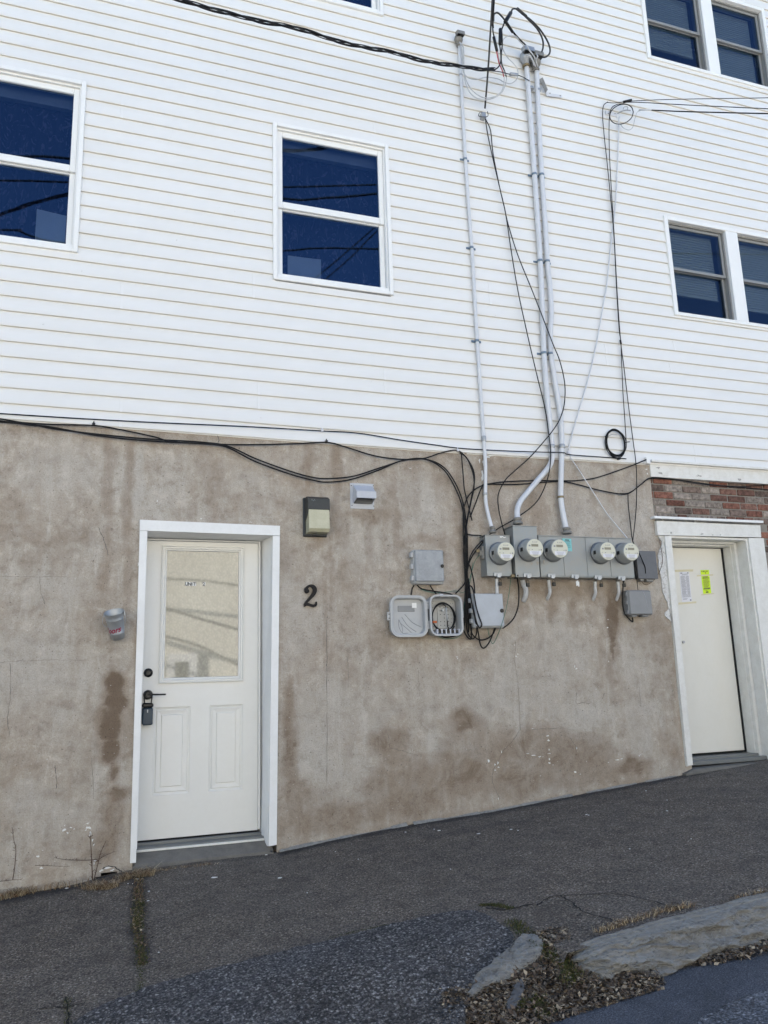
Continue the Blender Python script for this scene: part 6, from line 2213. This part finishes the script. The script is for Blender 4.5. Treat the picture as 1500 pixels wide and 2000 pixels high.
# hanging clamp
hc = thing('wire_clamp', W(945, 226, -.06), 'small silver wire clamp where the vertical black cable ends on the siding', 'clamp')
m_ = MB(); c = W(944, 226, -.05); m_.box(c.x - .022, c.x + .022, -.065, -.018, c.z - .03, c.z + .03, 0, .004); part('body', m_, M['galv'], hc)
m_ = MB(); m_.tube(cr([c + Vector((-.02, -.02, .02)), c + Vector((-.05, -.03, .0)), c + Vector((-.06, -.02, -.03)), c + Vector((-.02, -.03, -.04)), c + Vector((.03, -.03, -.02)), c + Vector((.03, -.03, .03))], 5), .003, 6); part('bail', m_, M['cable_grey'], hc)
cable('overhead_cable', 'vertical black cable coming down from above to the silver clamp', [(966, -120, -.9), (962, -20, -.55), (961, 10, -.50), (958, 60, -.40), (955, 110, -.30), (951, 165, -.18), (947, 212, -.07)], .0085, 'cable_grey')
cable('overhead_cable', 'second black cable twisted along the vertical one, ending at a splice', [(971, -120, -.88), (966, -20, -.54), (964, 15, -.50), (962.5, 40, -.44), (963, 55, -.4)], .0085, 'black')
cable('overhead_cable', 'grey cable from the vertical splice turning right to the crossing splices', [(964, 40, -.38), (965, 28, -.36), (972, 25, -.34), (980, 32, -.32), (985, 38, -.3)], .008, 'cable_grey')


def splice(px0, py0, px1, py1, y0_, y1_, r_, label, mat='hw_black'):
    a, b = W(px0, py0, y0_), W(px1, py1, y1_)
    d = (b - a).normalized(); L_ = (b - a).length
    mb = MB(); mb.lathe(a, d, [(0, r_ * .6), (L_ * .06, r_), (L_ * .94, r_ * .95), (L_, r_ * .55)], 12)
    tag(obj('cable_splice', mb, M[mat]), label, 'splice', 'taped cable splices below the top edge')


splice(962, 28, 961, 50, -.44, -.42, .016, 'black taped splice on the vertical cable')
splice(998, 24, 986, 44, -.28, -.30, .019, 'upper thick black splice in the cable tangle above the weatherheads')
splice(986, 40, 1002, 64, -.31, -.22, .014, 'black splice slanting right toward the weatherheads')
splice(1009, 16, 1029, 33, -.25, -.22, .014, 'dark splice at the top of the two big grey loops', 'cable_grey')
splice(977, 55, 976, 88, -.3, -.28, .014, 'vertical black splice left of the white cables')
splice(964, 71, 971, 101, -.33, -.30, .014, 'black splice above the red wire')
splice(996, 145, 1011, 146, -.20, -.18, .016, 'grey metal wedge clamp beside the middle conduit', 'galv')
cable('service_cable', 'grey loop from the crossing splice to the top splice', [(998, 25, -.28), (1001, 18, -.27), (1006, 17, -.26), (1012, 19, -.25)], .008, 'cable_grey')
cable('service_cable', 'outer big grey cable loop curving right and back into the weatherhead', [(1026, 31, -.22), (1040, 42, -.2), (1055, 58, -.18), (1068, 78, -.16), (1074, 94, -.15), (1073, 105, -.14), (1066, 111, -.13), (1058, 111, -.12), (1050, 108, -.11)], .0085, 'cable_grey')
cable('service_cable', 'inner big grey cable loop curving right and back into the weatherhead', [(1026, 32, -.22), (1036, 42, -.2), (1049, 56, -.18), (1058, 72, -.16), (1061, 86, -.15), (1059, 99, -.14), (1053, 108, -.13), (1044, 112, -.12)], .0085, 'cable_grey')
cable('service_cable', 'black cable slanting from the splices down into the middle weatherhead', [(1000, 60, -.22), (1012, 74, -.18), (1025, 87, -.14), (1036, 97, -.12), (1046, 104, -.11), (1047, 110, -.1)], .0085, 'black')
cable('service_cable', 'pale cable beside the slanting black cable into the weatherhead', [(994, 70, -.22), (1006, 71, -.2), (1015, 80, -.16), (1026, 92, -.13), (1032, 102, -.12), (1040, 116, -.11), (1046, 130, -.1)], .0068, 'cable_white')
cable('service_cable', 'thin grey cable wandering from the pale joint down to the wedge clamp', [(994, 70, -.22), (984, 76, -.24), (981, 90, -.24), (985, 102, -.22), (993, 114, -.2), (1003, 124, -.18), (1010, 134, -.17), (1012, 146, -.16), (1008, 156, -.15), (998, 163, -.14), (986, 161, -.13), (972, 154, -.12), (950, 151, -.11), (930, 155, -.1), (915, 152, -.09), (905, 140, -.08), (903, 120, -.07), (901, 95, -.07)], .0045, 'cable_white')
cable('service_cable', 'pale cable loop from the thin conduit head drooping right', [(900, 84, -.08), (905, 95, -.09), (906, 125, -.09), (907, 148, -.09), (912, 170, -.1), (925, 188, -.12), (945, 195, -.13), (965, 191, -.14), (980, 180, -.16), (987, 165, -.18), (989, 150, -.2), (984, 140, -.22), (977, 125, -.24), (974, 112, -.26), (972, 100, -.3)], .0052, 'cable_white')
cable('service_cable', 'second pale cable loop from the thin conduit head, slightly higher', [(898, 82, -.08), (903, 100, -.1), (905, 128, -.1), (910, 155, -.1), (922, 176, -.12), (942, 190, -.13), (962, 190, -.14), (978, 180, -.16), (984, 165, -.18), (985, 150, -.2)], .0045, 'cable_white')
cable('service_cable', 'red wire between the lower splice and the pale loops', [(970, 101, -.3), (972, 112, -.28), (975, 124, -.25), (981, 138, -.22), (984, 150, -.2)], .0048, 'cable_red')
cable('service_cable', 'black wire dropping from the vertical splice to the end of the twisted service cable', [(976, 88, -.28), (978, 105, -.28), (978, 120, -.28), (974, 130, -.29), (966, 136, -.3), (955, 137, -.32)], .006, 'black')
cable('service_cable', 'black wire crossing the red wire below the splices', [(980, 60, -.3), (981, 85, -.28), (979, 108, -.26), (980, 125, -.24), (985, 138, -.22), (989, 150, -.2)], .006, 'black')
cable('service_cable', 'short black wire linking the crossing splices with the vertical splice', [(986, 42, -.3), (983, 50, -.3), (980, 58, -.3), (979, 70, -.3), (978, 88, -.29)], .007, 'black')
cable('service_cable', 'short black wire between the vertical cable and the splice above the red wire', [(962, 50, -.42), (963, 62, -.36), (965, 72, -.33)], .006, 'black')
cable('service_cable', 'bare messenger wire from the twisted cable to the wedge clamp', [(955, 138, -.32), (975, 140, -.27), (996, 145, -.2), (1012, 147, -.17), (1024, 152, -.1), (1034, 158, -.08)], .0042, 'cable_grey')
for lab, L in (('short pale lead bending out of the middle weatherhead', [(1027, 107, -.12), (1034, 109, -.15), (1040, 118, -.14), (1043, 128, -.12)]), ('short grey lead looping over the right weatherhead', [(1046, 104, -.13), (1050, 110, -.17), (1047, 118, -.14), (1050, 130, -.1)]), ('short pale lead from the right weatherhead upward to the joint', [(1049, 128, -.1), (1044, 112, -.15), (1034, 98, -.16), (1028, 88, -.14)])):
    cable('service_cable', lab, L, .0065, 'cable_white')


# twisted service drop, three strands
def strand(L, y_, r_, off, turns, phase, mat, label, name='service_drop'):
    P_ = cr(pts3(L, y_), 14)
    out = []
    acc = 0
    for i, p in enumerate(P_):
        if i: acc += (P_[i] - P_[i - 1]).length
        t_ = (P_[min(i + 1, len(P_) - 1)] - P_[max(0, i - 1)]).normalized()
        u = t_.cross(Vector((0, 0, 1))).normalized(); v2 = t_.cross(u)
        a = acc * turns + phase
        out.append(p + u * off * math.cos(a) + v2 * off * math.sin(a))
    mb = MB(); mb.tube(out, r_, 7)
    tag(obj(name, mb, M[mat]), label, 'cable', 'strands of the twisted service drop')


SD = [(-700, -330, -2.1), (-200, -175, -1.55), (100, -75, -1.22), (345, -3, -.98), (430, 22, -.90), (500, 40, -.82), (560, 50, -.75), (605, 63, -.70), (657, 80, -.66), (719, 93, -.61), (764, 102, -.56), (821, 117, -.50), (900, 130, -.42), (940, 135, -.36), (966, 134, -.31)]
strand(SD, -.3, .0078, .011, 9, 0, 'black', 'twisted black service drop strand from the top left, first of the twist')
strand(SD, -.3, .0078, .011, 9, 2.1, 'black', 'twisted black service drop strand from the top left, second of the twist')
strand(SD, -.3, .0042, .010, 9, 4.2, 'cable_grey', 'thin bare neutral strand wound with the black service drop')

# right-hand cable bracket
br_ = thing('cable_bracket', W(1205, 222, -.02), 'small silver cable bracket where thin wires arrive from the right', 'bracket')
m_ = MB(); a = W(1183, 215, -.03); b = W(1206, 228, -.03); m_.box(a.x, b.x, -.030, -.018, b.z, a.z, 0, .003); part('plate', m_, M['conduit_clean'], br_)
m_ = MB(); m_.tube(cr([W(1206, 222, -.04), W(1213, 218, -.07), W(1223, 215, -.10), W(1232, 216, -.12)], 5), .006, 8)
m_.tube(cr([W(1217, 214, -.09), W(1219, 209, -.10), W(1226, 209, -.11), W(1225, 214, -.11)], 5), .004, 6); part('hook', m_, M['galv'], br_)
m_ = MB()
for px in (1188, 1201): c = W(px, 222, -.03); m_.lathe((c.x, -.030, c.z), (0, -1, 0), [(0, .006), (.004, .006)], 6)
split_part('screw', m_, M['fitting'], br_)
m_ = MB(); m_.tube([W(1248, 215, -.16), W(1272, 214.5, -.26)], .008, 8); tag(obj('wedge_clamp', m_, M['conduit_clean']), 'pale wedge clamp on the lowest wire right of the small bracket', 'clamp')
cable('telephone_wire', 'upper thin wire running from the small bracket to the right edge', [(1185, 200, -.06), (1200, 201, -.07), (1217, 199, -.10), (1240, 197, -.15), (1320, 194, -.45), (1500, 191, -1.0), (1700, 186, -1.5)], .0035, 'black')
cable('telephone_wire', 'middle thin wire running from the small bracket to the right edge', [(1217, 200, -.10), (1250, 200, -.18), (1340, 205, -.45), (1500, 212.5, -1.0), (1700, 222, -1.5)], .004, 'black')
cable('telephone_wire', 'lowest thicker wire from the wedge clamp to the right edge', [(1268, 215, -.24), (1340, 218, -.45), (1500, 222, -1.0), (1700, 226, -1.5)], .006, 'black')
m_ = MB(); m_.tube([W(1217, 199.5, -.1), W(1234, 195.5, -.14)], .013, 8); tag(obj('cable_splice', m_, M['hw_black']), 'black splice block on the wires right of the small bracket', 'splice')
cable('telephone_wire', 'thin white cable looping below the small bracket', [(1212, 243, -.05), (1218, 250, -.07), (1228, 254, -.10), (1236, 248, -.12), (1240, 232, -.14), (1244, 220, -.15), (1250, 216, -.17)], .0035, 'cable_white')
ang = [2 * math.pi * i / 12 for i in range(13)]
cable('telephone_wire', 'black wire ring around the small bracket', [(1214 + 23 * math.cos(a), 223 + 19 * math.sin(a) - 4 * math.cos(a), -.10) for a in ang], .0045, 'black')
cable('telephone_wire', 'left thin black wire falling from the small bracket to the wire coil', [(1187, 199, -.05), (1179, 206), (1177, 225), (1180, 265), (1186, 320), (1193, 390), (1199, 460), (1204, 560), (1209, 640), (1212.5, 668), (1214.5, 715), (1217, 770), (1221, 830), (1223, 862)], .004, 'black', -.04)
cable('telephone_wire', 'right thin black wire falling from the small bracket to the meter bank', [(1217, 203, -.07), (1205, 204), (1194, 212), (1190, 232), (1190, 290), (1194, 370), (1199, 450), (1206, 580), (1212.5, 668), (1219, 720), (1226, 780), (1235, 850), (1242, 905), (1243.5, 950), (1242, 1000), (1236, 1055, -.10)], .004, 'black', -.04)
cable('coaxial_cable', 'silver painted cable slanting left from the small bracket to the siding edge', [(1209, 228, -.05), (1207, 300), (1202, 400), (1193, 480), (1184.6, 560), (1180, 585.5), (1168.4, 653.5), (1156.5, 709.6), (1143, 760.6), (1120.8, 835.5), (1109.8, 879.7)], .0065, 'conduit_clean', -.032)
cable('coaxial_cable', 'thin silver cable slanting right over the stucco to the meter bank', [(1109.8, 880), (1115, 894), (1130, 917), (1150, 948), (1168, 976), (1184.7, 1002), (1205, 1027), (1226, 1052, -.12)], .0045, 'conduit_clean', -.032)
m_ = MB(); c = W(1110, 884, -.03); m_.box(c.x - .012, c.x + .012, -.045, -.018, c.z - .012, c.z + .014, 0, .003); tag(obj('cable_clip', m_, M['paper']), 'pale cable clip where the silver cable meets the siding edge', 'clip', 'cable clips along the siding edge')
m_ = MB(); m_.tube([W(1211.5, 664, -.04), W(1213, 672, -.04)], .009, 8); tag(obj('cable_tie', m_, M['hw_black']), 'black tie joining the two thin falling wires', 'clip')

# wire coil
cc = W(1203, 865.5, -.04)
wc = thing('wire_coil', cc, 'coil of thin black wire hung low on the siding right of the conduits', 'wire coil')
m_ = MB()
for k in range(9):
    rx_, rz_ = .100 + random.uniform(-.010, .008), .128 + random.uniform(-.014, .010)
    ox, oz = random.uniform(-.006, .006), random.uniform(-.008, .008)
    sk_ = random.uniform(-.15, .1)
    P_ = [Vector((cc.x + ox + rx_ * math.cos(a) + sk_ * rz_ * .2 * math.sin(a), -.030 - .004 * (k % 5), cc.z + oz + rz_ * math.sin(a))) for a in [2 * math.pi * i / 36 for i in range(37)]]
    m_.tube(P_, .0032, 6)
part('loops', m_, M['black'], wc)
m_ = MB()
for px, py, dx in ((1184, 854, -.02), (1225, 864, .02)):
    c = W(px, py, -.04); m_.tube([c + Vector((-dx, 0, 0)), c + Vector((dx, -.01, .004))], .004, 6)
c = W(1209, 895, -.04); m_.box(c.x - .008, c.x + .008, -.05, -.02, c.z - .012, c.z + .006)
part('ties', m_, M['hw_black'], wc)
m_ = MB(); m_.tube(cr([W(1188, 852, -.03), W(1197, 848, -.035), W(1206, 849, -.035)], 4), .0028, 6); part('loose_end', m_, M['cable_white'], wc)

# loose bracket tag on siding
tb = thing('bent_strap', W(1063, 168, -.04), 'bent pale metal strap screwed to the siding right of the conduits', 'bracket')
m_ = MB(); P_ = [W(px, py, -.055) for px, py in ((1053, 155), (1060, 151), (1070, 175), (1066, 181))]; m_.prism([P_[0], P_[3], P_[2], P_[1]], (0, .004, 0)); part('flap', m_, M['fitting'], tb)
m_ = MB(); P_ = [W(px, py, -.03) for px, py in ((1064, 177), (1069, 181), (1098, 186), (1097, 190.5), (1068, 187))]; m_.prism(P_[::-1], (0, .006, 0)); part('arm', m_, M['conduit_clean'], tb)
m_ = MB()
for px, py in ((1074, 182.5), (1094, 187)): c = W(px, py, -.03); m_.lathe((c.x, -.0305, c.z), (0, -1, 0), [(0, .006), (.004, .006)], 6)
split_part('screw', m_, M['fitting'], tb)

# ------------------------------------------------------------------ dead plant stems against the wall
random.seed(5)


def stem(label, L, r0, spurs=14):
    P_ = cr(pts3(L, -.03), 8)
    mb = MB()
    n_ = len(P_)
    mb.tube(P_, [r0 * (1 - .6 * i / n_) for i in range(n_)], 6)
    for _ in range(spurs):
        i = random.randrange(2, n_ - 1)
        d = Vector((random.uniform(-1, 1), random.uniform(-.5, .1), random.uniform(.1, 1))).normalized() * random.uniform(.008, .022)
        mb.tube([P_[i], P_[i] + d], r0 * .35, 4)
    tag(obj('dead_stem', mb, M['twig']), label, 'plant', 'dead weed stems against the stucco')


stem('upright dead stem beside the cavity at the wall base', [(181, 1722, -.05), (180, 1700), (178, 1660), (176, 1626)], .0048, 10)
stem('dead stem leaning right beside the cavity', [(183, 1720, -.06), (188, 1700), (197, 1665), (207, 1642)], .0035)
stem('long horizontal dead twig crossing the upright stem', [(190, 1679), (170, 1680), (151, 1680), (128, 1679), (106, 1675)], .0025)
stem('short dead twig rising right toward the door casing', [(190, 1681), (205, 1671), (225, 1663)], .0022, 8)
stem('tall dead stem standing alone near the left edge', [(25, 1718), (29, 1690), (31, 1659), (27, 1640), (24, 1616)], .003, 18)
stem('low horizontal dead twig above the paving', [(68, 1690), (100, 1691), (136, 1693)], .0018, 5)
stem('lowest dead twig at the left edge of the wall base', [(-5, 1722), (20, 1719), (42, 1718)], .0018, 4)
m_ = MB()
for L in (([(1142, 1936), (1150, 1950), (1157, 1971)]), ([(1050, 1866), (1068, 1869)]), ([(1035, 1970), (1055, 1962), (1070, 1975)])):
    m_.tube(cr([gpt(px, py, -.13) + Vector((0, 0, .02)) for px, py in L], 5), .003, 6)
tag(obj('pale_twigs', m_, simple('pale_twig', (.32, .26, .19), .8, bmp=0)), 'pale bare twigs lying on the leaf litter', 'twig', kind='stuff')

# ------------------------------------------------------------------ across the street (seen in the glass)
oh = thing('house_across', (3, -17, 0), 'sunlit cream house across the street, seen only mirrored in the door glass', 'house')
OY = -16.6
m_ = MB(); m_.box(-16, 20, OY - 8, OY, -.6, 7.4); part('walls', m_, M['house_cream'], oh)
m_ = MB(); m_.prism([Vector((-16.4, OY + .4, 7.4)), Vector((-16.4, OY - 4, 9.6)), Vector((-16.4, OY - 8.4, 7.4))], (36.8, 0, 0)); part('roof', m_, M['roofing'], oh)
DG = simple('dark_glass', (.03, .035, .03), .1, bmp=0)
mirror = lambda px, py, y: (lambda p: Vector((p.x, 2 * SL - p.y, p.z)))(W(px, py, y))
a, b = mirror(326, 1277, 2 * SL - OY), mirror(384, 1345, 2 * SL - OY)
for (x0, x1, z0, z1) in [(min(a.x, b.x), max(a.x, b.x), min(a.z, b.z) - .5, max(a.z, b.z)), (-6, -4.9, 1.4, 3.0), (7.5, 8.6, 1.6, 3.2), (12, 13.1, 1.6, 3.2), (-3, -1.9, 4.5, 6.1), (10, 11.1, 4.5, 6.1)]:
    m_ = MB(); frame_ring(m_, x0, x1, z0, z1, .22, OY, OY + .08, 0); wn = part('window', m_, M['white_paint'], oh)
    m_ = MB(); m_.box(x0 + .22, x1 - .22, OY + .002, OY + .03, z0 + .22, z1 - .22); part('pane', m_, DG, wn)
    m_ = MB(); m_.box(x1 + .02, x1 + .32, OY, OY + .04, z0 + .02, z1 - .02); part('shutter', m_, M['box_dark'], oh)


# overhead utility lines above the street and wire-shadow bars (mirrored in the glass)
def mirror_line(label, L, y, r_):
    P_ = []
    for px, py in L:
        p = W(px, py, y)
        P_.append(Vector((p.x, 2 * .03 - p.y, p.z)))
    P_ = cr(P_, 8)
    mb = MB(); mb.tube(P_, r_, 6)
    tag(obj('wire_or_wire_shadow', mb, M['black']), label, 'cable', 'utility lines above the street')


mirror_line('utility line mirrored above the middle window rail', [(-500, 350), (0, 350), (132, 353), (350, 360), (553, 365), (640, 363), (735, 361), (1000, 350), (1700, 310)], 6.8, .016)
mirror_line('utility line mirrored just above the middle window rail', [(-500, 290), (0, 304), (134, 310), (340, 350), (553, 388), (640, 386), (735, 379), (1000, 350), (1700, 260)], 7.0, .022)
mirror_line('utility line mirrored low across the middle window', [(-500, 430), (0, 446), (32, 447), (66, 460), (126, 471), (350, 492), (553, 488), (620, 483), (740, 484), (1000, 490), (1700, 500)], 6.7, .016)
mirror_line('first slanting utility drop mirrored in the middle window', [(560, 590), (628, 532), (680, 488), (735, 440), (850, 330), (1000, 190)], 6.2, .012)
mirror_line('second slanting utility drop mirrored in the middle window', [(560, 610), (635, 545), (690, 497), (737, 450), (860, 335), (1010, 200)], 6.2, .012)
mirror_line('thin wire-shadow bar on the house across, mirrored high in the door glass', [(150, 1112), (313, 1126), (400, 1131), (475, 1141), (650, 1160)], 16.1, .035)  # bars added near the far wall in place of cast wire shadows
mirror_line('thick wire-shadow bar on the house across, mirrored in the middle of the door glass', [(150, 1140), (313, 1182), (400, 1208), (470, 1228), (650, 1275)], 16.1, .045)
mirror_line('wire-shadow bar on the house across, mirrored below the middle of the door glass', [(150, 1205), (320, 1240), (400, 1264), (470, 1298), (650, 1370)], 16.1, .038)
